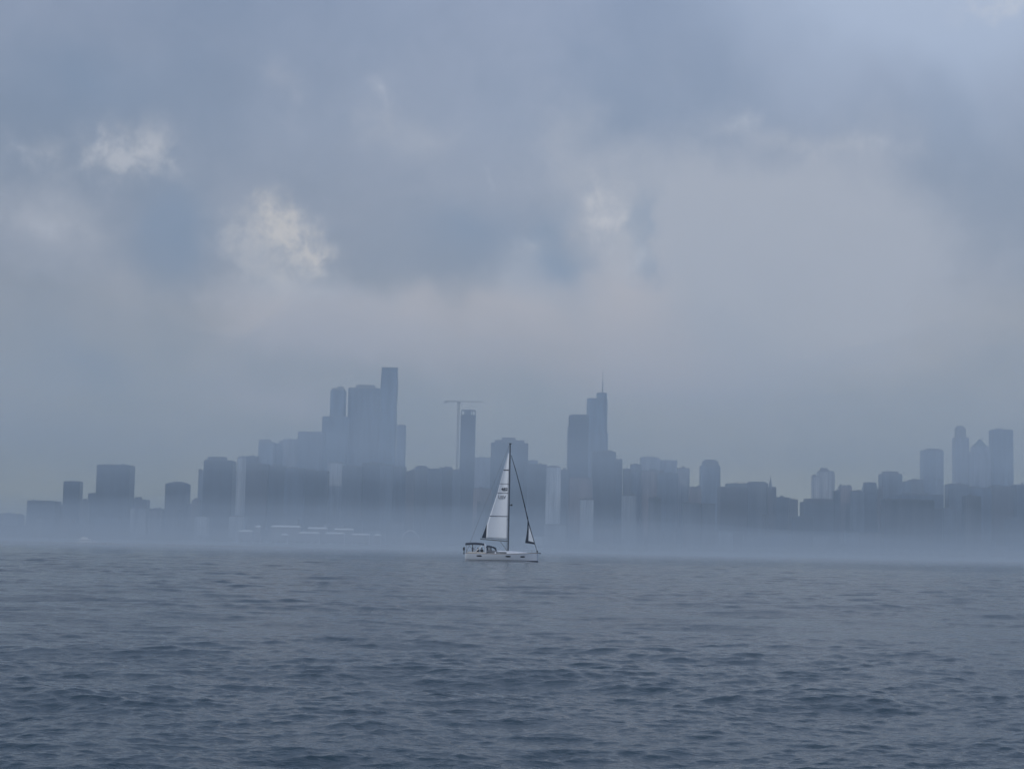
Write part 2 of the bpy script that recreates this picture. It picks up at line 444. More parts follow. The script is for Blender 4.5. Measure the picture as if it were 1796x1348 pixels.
    n_.put(b_.inputs['Base Color'], n_.mix(big, (0.017, 0.040, 0.062, 1), (0.025, 0.054, 0.074, 1)))
    b_.inputs['IOR'].default_value = 1.333
    n_.put(b_.inputs['Roughness'], n_.math('ADD', n_.math('MULTIPLY', big, 0.06), 0.05))
    if 'Filter Width' in bump.inputs: bump.inputs['Filter Width'].default_value = 0.004
    me.materials.append(mt)
build_water()

# ------------------------------------------------------------------ land, pier, breakwater, trees
bm = bmesh.new()
shore = [(-4500, SHORE + 40), (-1200, SHORE + 10), (-600, SHORE - 5), (-250, SHORE - 12), (300, SHORE), (900, SHORE - 10), (4500, SHORE + 30)]
box_pts = shore + [(4500, 4200), (-4500, 4200)]
prism(bm, box_pts, -2.0, 1.6)
tag(link_bm(bm, 'ground', M['land']), 'flat paved shore the city stands on', 'ground', kind='structure')
bm = bmesh.new()
for x0, x1, y in ((-900, -470, 1240), (-465, -150, 1250)):
    x = x0
    while x < x1:
        sw = random.uniform(1.0, 3.2); top = random.uniform(0.35, 1.1) * (0.5 if random.random() < 0.12 else 1)
        for r_ in (-1, 0, 1):
            box(bm, x - sw * 0.55, x + sw * 0.55, y + r_ * 1.8 - 1.2, y + r_ * 1.8 + 1.1, -1.2, top * (1 if r_ == 0 else 0.6) * random.uniform(0.8, 1.2), random.uniform(0.55, 0.85))
        x += sw * 0.95
tag(link_bm(bm, 'breakwater', M['concrete']), 'low grey breakwater running across the water at the left', 'breakwater')

bm = bmesh.new()
for i in range(420):
    x = random.uniform(-1000, 1000); y = SHORE + random.uniform(6, 40)
    h = random.uniform(7, 14); rr = h * 0.42
    for k in range(34):
        p = Vector((random.gauss(0, 1), random.gauss(0, 1), random.gauss(0, 1))).normalized() * random.uniform(0.4, 1) * rr
        c = Vector((x, y, 1.6 + h * 0.6)) + Vector((p.x, p.y, p.z * 1.1))
        u = Vector((random.gauss(0, 1), random.gauss(0, 1), random.gauss(0, 1))).normalized() * 1.3
        v_ = u.orthogonal().normalized() * 1.3
        bm.faces.new([bm.verts.new(c + u), bm.verts.new(c + v_), bm.verts.new(c - u), bm.verts.new(c - v_)])
    box(bm, x - 0.3, x + 0.3, y - 0.3, y + 0.3, 1.4, 1.6 + h * 0.5)
tag(link_bm(bm, 'tree_line', M['leaf']), 'far-off line of dim trees along the foggy shore', 'trees', kind='stuff')

# ------------------------------------------------------------------ the city
N, MI, FA = 2500.0, 2740.0, 3220.0
def site(x0, x1, yt, Y):
    p0, p1 = at(x0, yt, Y), at(x1, yt, Y)
    z = (p0.z + p1.z) / 2
    lean = 0.0
    return p0.x, p1.x, z
def ribs(bm, wd, dp, z0, z1, step, out=0.45, wid=0.9):
    n = max(2, int(wd / step))
    for i in range(n + 1):
        x = -wd / 2 + wd * i / n
        box(bm, x - wid / 2, x + wid / 2, -dp / 2 - out, -dp / 2 + 0.1, z0, z1 - 0.4)
def bands(bm, wd, dp, z0, z1, step, out=0.5):
    z = z0 + step
    while z < z1 - 2:
        box(bm, -wd / 2 - out, wd / 2 + out, -dp / 2 - out, dp / 2 + out, z, z + 0.8); z += step

def tower(name, x0, x1, yt, Y, mat, label, roof=None, style='flat', cat='tower', group=None, dp=None):
    """roof: list of (x0, x1, y_top) plant blocks given like the tower itself"""
    X0, X1, Z = site(x0, x1, yt, Y)
    g = 0.25
    wd = (X1 - X0) - g; cx = (X0 + X1) / 2
    dp = dp or max(14.0, min(wd * 0.9, 42.0))
    root = empty(name, (cx, Y + dp / 2, 1.6))
    tag(root, label, cat, group)
    H = Z - 1.6
    bm = bmesh.new()
    if Y >= FA - 250 and mat + '_far' in M: mat += '_far'  # distant towers take the copies tinted by sky and haze
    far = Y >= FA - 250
    base_mat = M[mat]
    if style == 'chamfer':
        prism(bm, chamfered(wd, dp, wd * 0.1), -0.5, H)
        top_w = wd * 0.8
    elif style == 'round':
        prism(bm, [(wd / 2 * math.cos(2 * math.pi * i / 20), dp / 2 * math.sin(2 * math.pi * i / 20)) for i in range(20)], -0.5, H)
    elif style == 'taper':
        k = 0.72
        prism(bm, chamfered(wd, dp, 1.0), -0.5, H * 0.86); prism(bm, chamfered(wd - 0.3, dp - 0.3, 1.0), H * 0.86, H, k)
    elif style == 'wavy':
        z = -0.5; seg = 9; hs = (H + 0.5) / seg; kk = [1.0, 0.91]
        for i in range(seg):
            a, b = kk[i % 2], kk[(i + 1) % 2]
            pts = [(x * a, y * a) for x, y in chamfered(wd, dp, 1.2)]
            prism(bm, pts, z, z + hs, b / a); z += hs
    elif style == 'fins':
        box(bm, -wd / 2 + 0.5, wd / 2 - 0.5, -dp / 2 + 0.5, dp / 2, -0.5, H); ribs(bm, wd - 1, dp - 1, 0, H, 5.0, 0.5, 1.3)
    elif style == 'bands':
        box(bm, -wd / 2 + 0.5, wd / 2 - 0.5, -dp / 2 + 0.5, dp / 2, -0.5, H); bands(bm, wd - 1, dp - 1, 0, H, 11.0)
    else:
        prism(bm, chamfered(wd, dp, min(0.8, wd * 0.05)), -0.5, H)
    link_bm(bm, 'facade', base_mat, root)
    # parapet ring
    kw = wd * (0.72 if style == 'taper' else 0.97) / 2; kd = dp * (0.72 if style == 'taper' else 0.97) / 2
    if style not in ('round', 'pyramid'):
        bm = bmesh.new(); t = 0.6; hp = 1.3
        if style == 'chamfer': kw *= 0.78
        box(bm, -kw, kw, -kd, -kd + t, H, H + hp); box(bm, -kw, kw, kd - t, kd, H, H + hp)
        box(bm, -kw, -kw + t, -kd + t, kd - t, H, H + hp); box(bm, kw - t, kw, -kd + t, kd - t, H, H + hp)
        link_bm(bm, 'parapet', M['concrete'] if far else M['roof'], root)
    if roof is None:
        roof = [(x0 + (x1 - x0) * 0.3, x0 + (x1 - x0) * 0.65, yt - 2.5)]
    for (a, b, y2) in roof:
        A, B, Z2 = site(a, b, y2, Y)
        bm = bmesh.new(); hw = (B - A) / 2; c = (A + B) / 2 - cx
        d2 = min(dp * 0.7, max(4, hw * 1.8))
        box(bm, c - hw, c + hw, -d2 / 2, d2 / 2, H - 0.2, Z2 - 1.6)
        box(bm, c - hw * 0.6, c + hw * 0.1, -d2 / 2 - 0.8, -d2 / 2 + 0.2, H - 0.2, H + (Z2 - 1.6 - H) * 0.6)
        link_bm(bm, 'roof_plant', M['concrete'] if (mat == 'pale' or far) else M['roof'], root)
    if Y < FA - 250 and group is None and style not in ('taper',):
        rr = random.Random(int(x0 * 7 + yt))
        for _ in range(rr.randint(1, 4)):
            x = rr.uniform(-wd * 0.42, wd * 0.42) * (0.75 if style == 'chamfer' else 1); y = rr.uniform(-dp * 0.35, dp * 0.2)
            a, b, h = rr.uniform(0.8, 2.6), rr.uniform(0.8, 2.2), rr.uniform(1.6, 4.6)
            bm = bmesh.new()
            if rr.random() < 0.3:
                tube(bm, (x, y, H - 0.2), (x, y, H + h * 0.9), a * 0.8, n=10); link_bm(bm, 'water_tank', M['roof'], root)
            else:
                box(bm, x - a, x + a, y - b, y + b, H - 0.2, H + h, 0.96); link_bm(bm, 'roof_hut', M['roof'], root)
        if rr.random() < 0.4:
            bm = bmesh.new(); x = rr.uniform(-wd * 0.3, wd * 0.3); tube(bm, (x, 0, H - 0.2), (x, 0, H + rr.uniform(8, 15)), 0.28, 0.12, 6)
            link_bm(bm, 'antenna', M['roof'], root)
    return root, cx, H, wd, dp
def spire(root, cx, H, px, py, Y, r=0.7, name='spire'):
    p = at(px, py, Y); bm = bmesh.new()
    x = p.x - cx
    tube(bm, (x, 0, H - 1), (x, 0, H + (p.z - 1.6 - H) * 0.4), r * 1.6, r * 1.2, 8)
    tube(bm, (x, 0, H + (p.z - 1.6 - H) * 0.4), (x, 0, p.z - 1.6), r * 0.9, r * 0.35, 8)
    link_bm(bm, name, M['mast'], root)

T = 'office_tower'; A = 'apartment_tower'; S = 'skyscraper'; L = 'low_building'
BLD = [
 # far left
 (L, -14, 32, 902, MI, 'stone', 'faint low block at the far left edge of the skyline', None, 'flat'),
 (L, 47, 97, 879, MI, 'steel', 'wide low hazy block left of the first slim tower on the left', [(52, 88, 877)], 'flat'),
 (L, 97, 111, 887, MI + 30, 'steel', 'small step-down block between the wide low one and the slim tower at left', None, 'flat'),
 (A, 111, 140, 845, MI, 'glass', 'slim dark tower, first tower from the left edge', [(115, 137, 843)], 'flat'),
 (L, 140, 155, 878, MI, 'stone', 'low block tucked right of the leftmost slim tower', None, 'flat'),
 (L, 154, 172, 866, MI + 60, 'steel', 'hazy narrow block behind the left shoulder of the broad flat-topped tower', None, 'flat'),
 (T, 170, 228, 816, MI - 40, 'steel', 'broad flat-topped slab tower standing alone on the left', [(175, 222, 814)], 'fins'),
 (L, 227, 258, 877, MI, 'brick', 'low block with small roof hut right of the lone broad slab', [(235, 246, 871)], 'flat'),
 (L, 259, 288, 893, MI, 'steel', 'low dim block in the gap between broad slab and domed tower', None, 'flat'),
 (A, 289, 329, 848, MI, 'steel', 'squat tower with gently rounded top left of the dark capped tower', [(294, 325, 846), (300, 319, 844)], 'chamfer'),
 (L, 329, 339, 885, MI, 'stone', 'tiny block at the right foot of the rounded-top squat tower', None, 'flat'),
 (L, 336, 350, 878, MI - 40, 'brick', 'small block by the left foot of the dark capped tower', None, 'flat'),
 (A, 348, 358, 826, MI + 20, 'steel', 'thin slab against the left side of the dark capped tower', None, 'flat'),
 (T, 357, 408, 808, N, 'glass', 'dark blocky tower with a lower cap, left of the pale striped tower', [(363, 393, 800)], 'flat'),
 (A, 408, 416, 829, MI + 60, 'pale', 'narrow slab squeezed between dark capped tower and pale striped tower', None, 'flat'),
 (A, 416, 432, 803, MI, 'pale', 'pale narrow tower with bright vertical edges beside the dark capped tower', [(419, 430, 800)], 'fins'),
 # stepped cluster left of centre
 (T, 431, 454, 801, MI, 'steel', 'lowest step of the stepped cluster, right of the pale striped tower', None, 'flat'),
 (T, 453, 481, 776, FA - 200, 'steel', 'hazy tower with raised left corner in the stepped cluster', [(454, 474, 770)], 'flat'),
 (T, 480, 497, 778, FA - 150, 'steel', 'hazy narrow tower behind the middle of the stepped cluster', [(489, 497, 772)], 'flat'),
 (T, 496, 523, 771, FA - 180, 'stone', 'hazy flat tower just below the broad step of the cluster', None, 'flat'),
 (T, 522, 567, 758, FA - 220, 'steel', 'broad hazy block forming the last step up to the tall group', [(526, 556, 756)], 'flat'),
 (T, 565, 610, 731, FA - 100, 'glass', 'wide shoulder block in front of the antenna tower of the tall group', [(567, 584, 729)], 'flat'),
 (S, 579, 606, 684, FA, 'glass', 'slim tower with short antenna, leftmost of the three tallest', [(582, 603, 680), (591, 601, 677)], 'chamfer'),
 (S, 611, 667, 681, FA + 20, 'steel', 'broad very tall tower with a roof cap between antenna tower and tallest tower', [(624, 656, 674)], 'fins'),
 (S, 668, 698, 645, FA - 40, 'glass', 'tallest tower of the skyline, with in-and-out rippling sides', [(671, 696, 643.5)], 'wavy'),
 (T, 696, 712, 746, FA - 120, 'steel', 'narrow tower at the right shoulder of the tallest tower', None, 'flat'),
 # near dark row under the tall group
 (A, 431, 470, 814, N, 'brick', 'dark near block below the steps, right of the pale striped tower', None, 'bands'),
 (A, 469, 500, 818, N + 20, 'steel', 'second dark near block below the steps', [(476, 486, 813)], 'flat'),
 (A, 499, 534, 822, N, 'glass', 'darkest near block below the broad step', [(505, 520, 818)], 'flat'),
 (A, 533, 575, 826, N + 10, 'glass', 'dark near block below the wide shoulder block', [(540, 549, 821)], 'bands'),
 (A, 574, 601, 812, N + 60, 'pale', 'paler near tower with a ledge below the antenna tower', [(578, 598, 810)], 'bands'),
 (A, 600, 636, 818, N, 'steel', 'dark near block below the left half of the broad capped tower', None, 'flat'),
 (A, 635, 668, 813, N + 15, 'glass', 'dark near block below the right half of the broad capped tower', [(650, 660, 809)], 'fins'),
 (A, 667, 690, 816, N, 'steel', 'dark near block at the foot of the tallest tower', None, 'flat'),
 (A, 689, 713, 820, N + 30, 'steel', 'dark near block at the foot of the narrow right shoulder tower', None, 'bands'),
 (L, 712, 728, 827, N, 'brick', 'low dark block right after the tall group', None, 'flat'),
 (L, 727, 751, 819, N + 40, 'stone', 'dark block with rounded roof hump right of the tall group', [(731, 747, 816)], 'chamfer'),
 (L, 750, 777, 823, N, 'steel', 'flat dark block in the middle of the low run left of the crane', None, 'flat'),
 (L, 776, 794, 821, N + 30, 'brick', 'dark block with small roof hut just left of the crane mast', [(780, 790, 818)], 'flat'),
 (L, 793, 810, 825, N, 'steel', 'dark block at the foot of the crane mast', None, 'flat'),
 # around the boat
 (L, 830, 863, 857, N, 'brick', 'low dark block between the crane-side tower and the chunky tower', None, 'flat'),
 (A, 832, 861, 803, FA - 150, 'stone', 'faint tower in the gap between the crane-side tower and the chunky tower', None, 'flat'),
 (T, 861, 927, 776, MI - 10, 'glass', 'chunky dark tower with stepped top behind the sailboat mast', [(868, 920, 771), (880, 904, 766)], 'chamfer'),
 (A, 926, 944, 808, FA - 200, 'steel', 'hazy narrow tower peeking over the right side of the chunky tower', None, 'flat'),
 (T, 926, 960, 815, N + 50, 'steel', 'flat block right of the chunky tower', None, 'bands'),
 (A, 958, 984, 819, N - 20, 'pale', 'pale slim tower right of the chunky tower, fading down into fog', [(964, 978, 816)], 'fins'),
 (L, 983, 998, 825, N + 40, 'steel', 'dark strip of a block between pale slim tower and the leaning pair', None, 'flat'),
 # tall right-centre group
 (S, 998, 1033, 729, MI + 120, 'glass', 'dark tall tower with notched left edge, left of the spired tower', [(1004, 1030, 726)], 'flat'),
 (A, 1039, 1081, 793, N, 'steel', 'dark near block in front of the spired tower', [(1050, 1075, 789)], 'flat'),
 (A, 1080, 1092, 808, N + 30, 'glass', 'narrow dark block stepping down right of the spired tower', None, 'flat'),
 (L, 998, 1040, 838, N - 20, 'brick', 'dark low block at the foot of the notched tall tower', [(1010, 1022, 834)], 'flat'),
 (L, 1093, 1107, 823, N, 'brick', 'low dark block first of the jumble right of the spired tower', None, 'flat'),
 (T, 1106, 1126, 815, N + 60, 'steel', 'second block of the jumble right of the spired tower', None, 'flat'),
 (T, 1124, 1158, 803, FA - 200, 'stone', 'hazy block behind the jumble, its higher left half', [(1130, 1150, 800)], 'flat'),
 (T, 1157, 1188, 808, FA - 180, 'stone', 'hazy block behind the jumble, its lower right half', None, 'flat'),
 (A, 1125, 1156, 826, N + 20, 'brick', 'dark near block below the hazy higher half', [(1140, 1150, 821)], 'bands'),
 (A, 1155, 1190, 831, N, 'steel', 'dark near block with broken roofline below the hazy lower half', [(1158, 1166, 824), (1172, 1180, 827)], 'flat'),
 (A, 1188, 1210, 822, N + 40, 'stone', 'last higher block of the jumble before the small dark gap', None, 'flat'),
 (L, 1209, 1230, 855, N, 'brick', 'low dark block in the gap left of the broad-capped tower', [(1222, 1226, 852)], 'flat'),
 (A, 1230, 1264, 817, MI + 60, 'steel', 'tower with a broad cap standing over the long low row', [(1234, 1261, 808), (1238, 1257, 805)], 'flat'),
 (L, 1263, 1312, 855, N, 'brick', 'long dark low block right of the broad-capped tower', None, 'bands'),
 (L, 1275, 1310, 849, N + 60, 'copper', 'greenish raised roof block behind the long dark low block', None, 'flat'),
 (L, 1311, 1348, 848, N + 20, 'stone', 'low block with pitched top left of the steeple', [(1319, 1344, 844)], 'flat'),
 (L, 1347, 1362, 856, N, 'brick', 'dark end block right below the steeple', None, 'flat'),
 (L, 1361, 1386, 873, N, 'steel', 'low dark block stepping down right of the steeple', [(1364, 1378, 871)], 'flat'),
 (L, 1385, 1400, 877, N - 20, 'brick', 'small dark block beside the bright gap in the low row', None, 'flat'),
 (L, 1410, 1464, 881, N, 'steel', 'wide stepped podium right of the bright gap in the low row', [(1416, 1463, 874)], 'bands'),
 (A, 1425, 1437, 836, MI, 'stone', 'lower twin slab left of the finned tower over the podium', None, 'flat'),
 (A, 1436, 1464, 827, MI, 'stone', 'finned tower with small cap over the wide stepped podium', [(1441, 1453, 820)], 'fins'),
 (L, 1463, 1474, 862, N, 'steel', 'narrow dark block right of the finned tower', None, 'flat'),
 (A, 1473, 1495, 854, N + 30, 'brick', 'block with jagged crenellated roof right of the finned tower', [(1474, 1478, 850), (1481, 1486, 850), (1489, 1494, 850)], 'flat'),
 (L, 1494, 1516, 862, N, 'steel', 'low dark block between jagged roof and sloped-side tower', [(1499, 1511, 859)], 'flat'),
 (A, 1514, 1542, 847, N + 40, 'glass', 'dark tower with sloping shoulders left of the capped mid-height tower', [(1520, 1536, 845)], 'taper'),
 (L, 1541, 1549, 858, N, 'brick', 'narrow dark block left of the capped mid-height tower', None, 'flat'),
 (A, 1547, 1583, 832, N + 70, 'steel', 'capped mid-height tower midway along the right-hand skyline', [(1552, 1577, 826)], 'flat'),
 (L, 1582, 1599, 846, MI, 'steel', 'hazy lower block right of the capped mid-height tower', None, 'flat'),
 (L, 1597, 1621, 842, MI + 60, 'stone', 'hazy block left of the slab beside the tall bright gap', [(1605, 1618, 840)], 'flat'),
 (T, 1620, 1655, 790, MI + 140, 'steel', 'slab tower just left of the tall bright gap at right', [(1629, 1649, 786)], 'fins'),
 (L, 1582, 1656, 868, N, 'glass', 'long dark low block below the slab beside the tall bright gap', None, 'bands'),
 # far right
 (L, 1664, 1700, 850, N, 'steel', 'dark near block right of the tall bright gap', [(1668, 1676, 847)], 'flat'),
 (S, 1675, 1700, 768, FA - 60, 'stone', 'pale slender tower with narrower top, left of the pyramid-topped tower', [(1679, 1695, 750), (1681, 1692, 746)], 'flat'),
 (L, 1699, 1742, 856, N + 10, 'glass', 'dark near block below the pyramid-topped tower', [(1706, 1722, 852)], 'flat'),
 (L, 1741, 1778, 853, N, 'brick', 'dark near block below the pale flat tower at the far right', [(1748, 1760, 849)], 'bands'),
 (S, 1742, 1777, 754, FA - 80, 'steel', 'pale flat-topped tall tower left of the last narrow bright gap', [(1752, 1762, 750)], 'fins'),
 (L, 1783, 1830, 851, N, 'steel', 'dark block cut by the right edge of the view', None, 'flat'),
]
M['copper_f'] = M['copper']
HUMPS = {}
for (nm, x0, x1, yt, Y, mat, lab, roof, sty) in BLD:
    HUMPS[lab] = tower(nm, x0, x1, yt, Y, mat, lab, roof, sty, cat={'office_tower': 'tower', 'apartment_tower': 'tower', 'skyscraper': 'skyscraper', 'low_building': 'building'}[nm])

# antenna on the leftmost of the three tallest
r_ = HUMPS['slim tower with short antenna, leftmost of the three tallest']
spire(r_[0], r_[1], r_[2], 597, 672, FA + 12, 0.8, 'antenna')

# the spired tower: three setbacks and a mast
Y = FA - 30
root = None
tiers = [(1028, 1067, 760), (1030, 1066, 699), (1047, 1065, 689)]
Xa, Xb, Zt = site(1029, 1066, 699, Y); cx = (Xa + Xb) / 2
root = empty('skyscraper', (cx, Y + 16, 1.6))
tag(root, 'tall stepped tower with a long thin spire, right of centre', 'skyscraper')
zprev = -0.5
for i, (a, b, y) in enumerate(tiers):
    A0, B0, Z0 = site(a, b, y, Y)
    bm = bmesh.new()
    pts = [(p + (A0 + B0) / 2 - cx, q) for p, q in chamfered(B0 - A0 - 0.1 * i, 30 - 3 * i, 4.5)]
    prism(bm, pts, zprev, Z0 - 1.6)
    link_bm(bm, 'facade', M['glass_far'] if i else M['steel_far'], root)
    bm = bmesh.new(); prism(bm, [(p * 1.0, q) for p, q in pts], Z0 - 1.6, Z0 - 0.3, 0.97, (A0 + B0) / 2 - cx, 0)
    link_bm(bm, 'setback_ledge', M['roof'], root)
    zprev = Z0 - 0.3
spire(root, cx, zprev, 1057.5, 650, Y + 16, 0.75)

# notch on the dark tall tower
r_ = HUMPS['dark tall tower with notched left edge, left of the spired tower']
A0, B0, Z0 = site(996, 1000, 747, MI + 120)
bm = bmesh.new(); box(bm, A0 - r_[1], B0 - r_[1] + 0.2, -12, 12, -0.5, Z0 - 1.6)
link_bm(bm, 'side_bay', M['glass'], r_[0])

# pyramid-topped tower
Y = FA - 100
Xa, Xb, Zs = site(1707, 1738, 791, Y); cx = (Xa + Xb) / 2; wd = Xb - Xa
root = empty('skyscraper', (cx, Y + 16, 1.6)); tag(root, 'pale tower with a pyramid roof between two flat towers at far right', 'skyscraper')
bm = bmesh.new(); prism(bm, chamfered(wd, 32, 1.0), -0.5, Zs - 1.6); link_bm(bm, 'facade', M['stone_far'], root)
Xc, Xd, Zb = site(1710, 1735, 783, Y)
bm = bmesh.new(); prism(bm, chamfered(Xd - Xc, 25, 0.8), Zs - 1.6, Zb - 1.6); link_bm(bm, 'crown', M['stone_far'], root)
zt = at(1723, 769, Y).z
bm = bmesh.new(); prism(bm, chamfered(Xd - Xc - 0.6, 24.4, 0.5), Zb - 1.6, zt - 1.6, 0.10); link_bm(bm, 'pyramid_roof', M['copper'], root)
spire(root, cx, zt - 2, 1724, 766, Y + 16, 0.5, 'finial')

# the tower beside the crane, with an open crown
Y = MI - 20
Xa, Xb, Zt = site(808, 834.5, 727, Y); cx = (Xa + Xb) / 2; wd = Xb - Xa
root = empty('skyscraper', (cx, Y + 11, 1.6)); tag(root, 'slender dark tower with an open frame crown beside the crane', 'skyscraper')
bm = bmesh.new(); box(bm, -wd / 2 + 0.5, wd / 2 - 0.5, -10.5, 11, -0.5, Zt - 1.6); ribs(bm, wd - 1, 21, 0, Zt - 1.6, 4.5, 0.5, 1.0)
link_bm(bm, 'facade', M['glass'], root)
ztop = at(821, 718, Y).z - 1.6
bm = bmesh.new(); zb = Zt - 1.6
for i in range(6):
    x = -wd / 2 + 1 + (wd - 2) * i / 5
    for y in (-10, 10): box(bm, x - 0.5, x + 0.5, y - 0.5, y + 0.5, zb, ztop - 1.2)
box(bm, -wd / 2 + 0.5, wd / 2 - 0.5, -10.6, -9.4, ztop - 1.2, ztop); box(bm, -wd / 2 + 0.5, wd / 2 - 0.5, 9.4, 10.6, ztop - 1.2, ztop)
link_bm(bm, 'crown_frame', M['steel'], root)
bm = bmesh.new(); box(bm, -wd * 0.22, wd * 0.18, -5, 5, zb, ztop - 0.6); link_bm(bm, 'roof_plant', M['roof'], root)

# steeple
Y = N - 30
p = at(1351.5, 834, Y); q = at(1352, 858, Y)
root = empty('church', (q.x, Y + 5, 1.6)); tag(root, 'church steeple with a sharp spire poking above the low row', 'church')
bm = bmesh.new(); box(bm, -3, 3, -3, 3, -0.5, q.z - 1.6); link_bm(bm, 'bell_tower', M['brick'], root)
bm = bmesh.new(); prism(bm, [(3.2 * math.cos(R(45 * i + 22)), 3.2 * math.sin(R(45 * i + 22))) for i in range(8)], q.z - 1.6, p.z - 1.6, 0.05)
link_bm(bm, 'spire', M['roof'], root)
bm = bmesh.new(); box(bm, -6, 8, 2.5, 26, -0.5, (q.z - 1.6) * 0.62); link_bm(bm, 'nave', M['brick'], root)

# tower crane
Y = N + 90
p = at(804.5, 704.5, Y); hl = at(780, 704, Y); hr = at(847, 704, Y)
root = empty('tower_crane', (p.x, Y, 1.6)); tag(root, 'tall tower crane with a long level jib above the low dark blocks', 'crane')
H = p.z - 1.6
bm = bmesh.new(); s = 1.15
for sx in (-s, s):
    for sy in (-s, s): box(bm, sx - 0.42, sx + 0.42, sy - 0.42, sy + 0.42, -0.5, H)
k = 0
z = 0
while z < H - 3:
    for (a, b) in (((-s, -s), (s, -s)), ((s, s), (-s, s)), ((-s, s), (-s, -s)), ((s, -s), (s, s))):
        tube(bm, (a[0], a[1], z), (b[0], b[1], z + 3), 0.16, n=4)
        tube(bm, (a[0], a[1], z), (b[0], b[1], z), 0.14, n=4)
    z += 3
link_bm(bm, 'mast', M['crane'], root)
def lattice(x0, x1, z0, hgt, wid, step, name, r):
    bm = bmesh.new(); n = int(abs(x1 - x0) / step); 
    for yy in (-wid, wid): tube(bm, (x0, yy, z0), (x1, yy, z0), r, n=4)
    tube(bm, (x0, 0, z0 + hgt), (x1, 0, z0 + hgt), r, n=4)
    for i in range(n):
        a = x0 + (x1 - x0) * i / n; b = x0 + (x1 - x0) * (i + 1) / n; c = (a + b) / 2
        for yy in (-wid, wid):
            tube(bm, (a, yy, z0), (c, 0, z0 + hgt), r * 0.6, n=4); tube(bm, (c, 0, z0 + hgt), (b, yy, z0), r * 0.6, n=4)
    return link_bm(bm, name, M['crane'], root)
lattice(1.0, hr.x - p.x, H, 1.2, 0.7, 2.5, 'jib', 0.22)
lattice(-1.0, hl.x - p.x, H, 1.1, 0.8, 2.5, 'counter_jib', 0.36)
bm = bmesh.new(); box(bm, hl.x - p.x - 0.5, hl.x - p.x + 3.2, -1.2, 1.2, H - 2.2, H + 0.6); link_bm(bm, 'counterweight', M['concrete'], root)
bm = bmesh.new(); box(bm, -1.6, 1.6, -1.6, 1.6, H - 2.2, H - 0.1, 0.9); box(bm, 1.6, 3.0, -1.9, -0.5, H - 2.0, H - 0.2); link_bm(bm, 'cab', M['crane'], root)

# pale low waterfront blocks, half lost in the fog
LOWP = [(228, 257, 892, 'pale', 'pale low waterfront block below the lone broad slab'),
        (261, 284, 896, 'stone', 'grey low waterfront block below the gap by the rounded-top tower'),
        (287, 313, 895, 'pale', 'pale low waterfront block below the rounded-top squat tower'),
        (340, 364, 906, 'pale', 'pale flat-roofed waterfront block left below the dark capped tower'),
        (401, 428, 906, 'pale', 'pale flat-roofed waterfront block below the pale striped tower'),
        (62, 80, 909, 'pale', 'small pale waterfront block below the wide low block at left'),
        (836, 860, 884, 'stone', 'grey waterfront block left of the mainsail'),
        (1018, 1042, 876, 'pale', 'pale waterfront block below the notched tall tower'),
        (1091, 1117, 869, 'pale', 'pale waterfront block below the first jumble blocks'),
        (1139, 1160, 875, 'stone', 'grey waterfront block below the jumble'),
        (1199, 1229, 883, 'pale', 'pale waterfront block below the small dark gap'),
        (1231, 1255, 884, 'pale', 'pale waterfront block below the broad-capped tower'),
        (1550, 1640, 877, 'stone', 'broad grey waterfront block below the capped mid-height tower'),
        (1694, 1722, 871, 'stone', 'grey waterfront block below the pyramid-topped tower')]
for x0, x1, yt, mat, lab in LOWP:
    tower('waterfront_block', x0, x1, yt, SHORE + 60, mat, lab, None, 'bands', cat='building', dp=22)
gl = 'waterfront buildings dimmed by fog'
x = -30
while x < 1810:
    wpx = random.uniform(16, 44)
    if not (1398 < x + wpx and x < 1412) and not (1652 < x + wpx and x < 1666) and not (1774 < x + wpx and x < 1786):
        hz = at(x, 963, SHORE).z
        yt = (945 + 0.0203 * x) - random.uniform(14, 44) * (1.25 if 430 < x < 1100 else 1.0)
        tower('waterfront_building', x, x + wpx, yt, SHORE + 110 + random.uniform(0, 20), random.choice(['brick', 'steel', 'stone', 'pale', 'glass', 'stone']),
              'low waterfront building dimmed almost to nothing by fog', None, random.choice(['flat', 'bands']), cat='building', group=gl, dp=24)
    else:
        yt = 903 if x < 1500 else (888 if x < 1700 else 906)
        tower('waterfront_building', x, x + wpx, yt + 4, SHORE + 110, 'steel',
              'low waterfront building dimmed almost to nothing by fog', None, 'flat', cat='building', group=gl, dp=24)
    x += wpx

# pier with white-roofed sheds
YP = 2050.0
pl, pr = at(405, 950, YP).x, at(745, 950, YP).x
bm = bmesh.new(); box(bm, pl, pr, YP - 4, YP + 70, 1.0, 3.2)
x = pl + 3
while x < pr: tube(bm, (x, YP - 2, -2), (x, YP - 2, 1.0), 0.7, n=8); x += 9
tag(link_bm(bm, 'pier', M['concrete']), 'long pier on piles carrying the white-roofed sheds', 'pier')
SHEDS = [(418, 443, 929, 12, 'short white-roofed shed at the left end of the pier'),
         (447, 457, 921, 40, 'tiny white-roofed shed set back near the left end of the pier'),
         (475, 527, 921, 44, 'longest white-roofed shed, set back on the pier'),
         (493, 504, 935, 6, 'tiny low white-roofed hut before the longest shed'),
         (523, 560, 932, 14, 'low white-roofed shed in front, right of the tiny hut'),
         (539, 574, 924, 44, 'white-roofed shed set back, second in the rear row'),
         (570, 604, 933, 14, 'low white-roofed shed in front, middle of the pier'),
         (586, 620, 926, 44, 'white-roofed shed set back, last in the rear row'),
         (616, 648, 935, 14, 'low white-roofed shed in front, last of the front row'),
         (656, 668, 936, 14, 'small white-roofed hut alone right of the front row')]
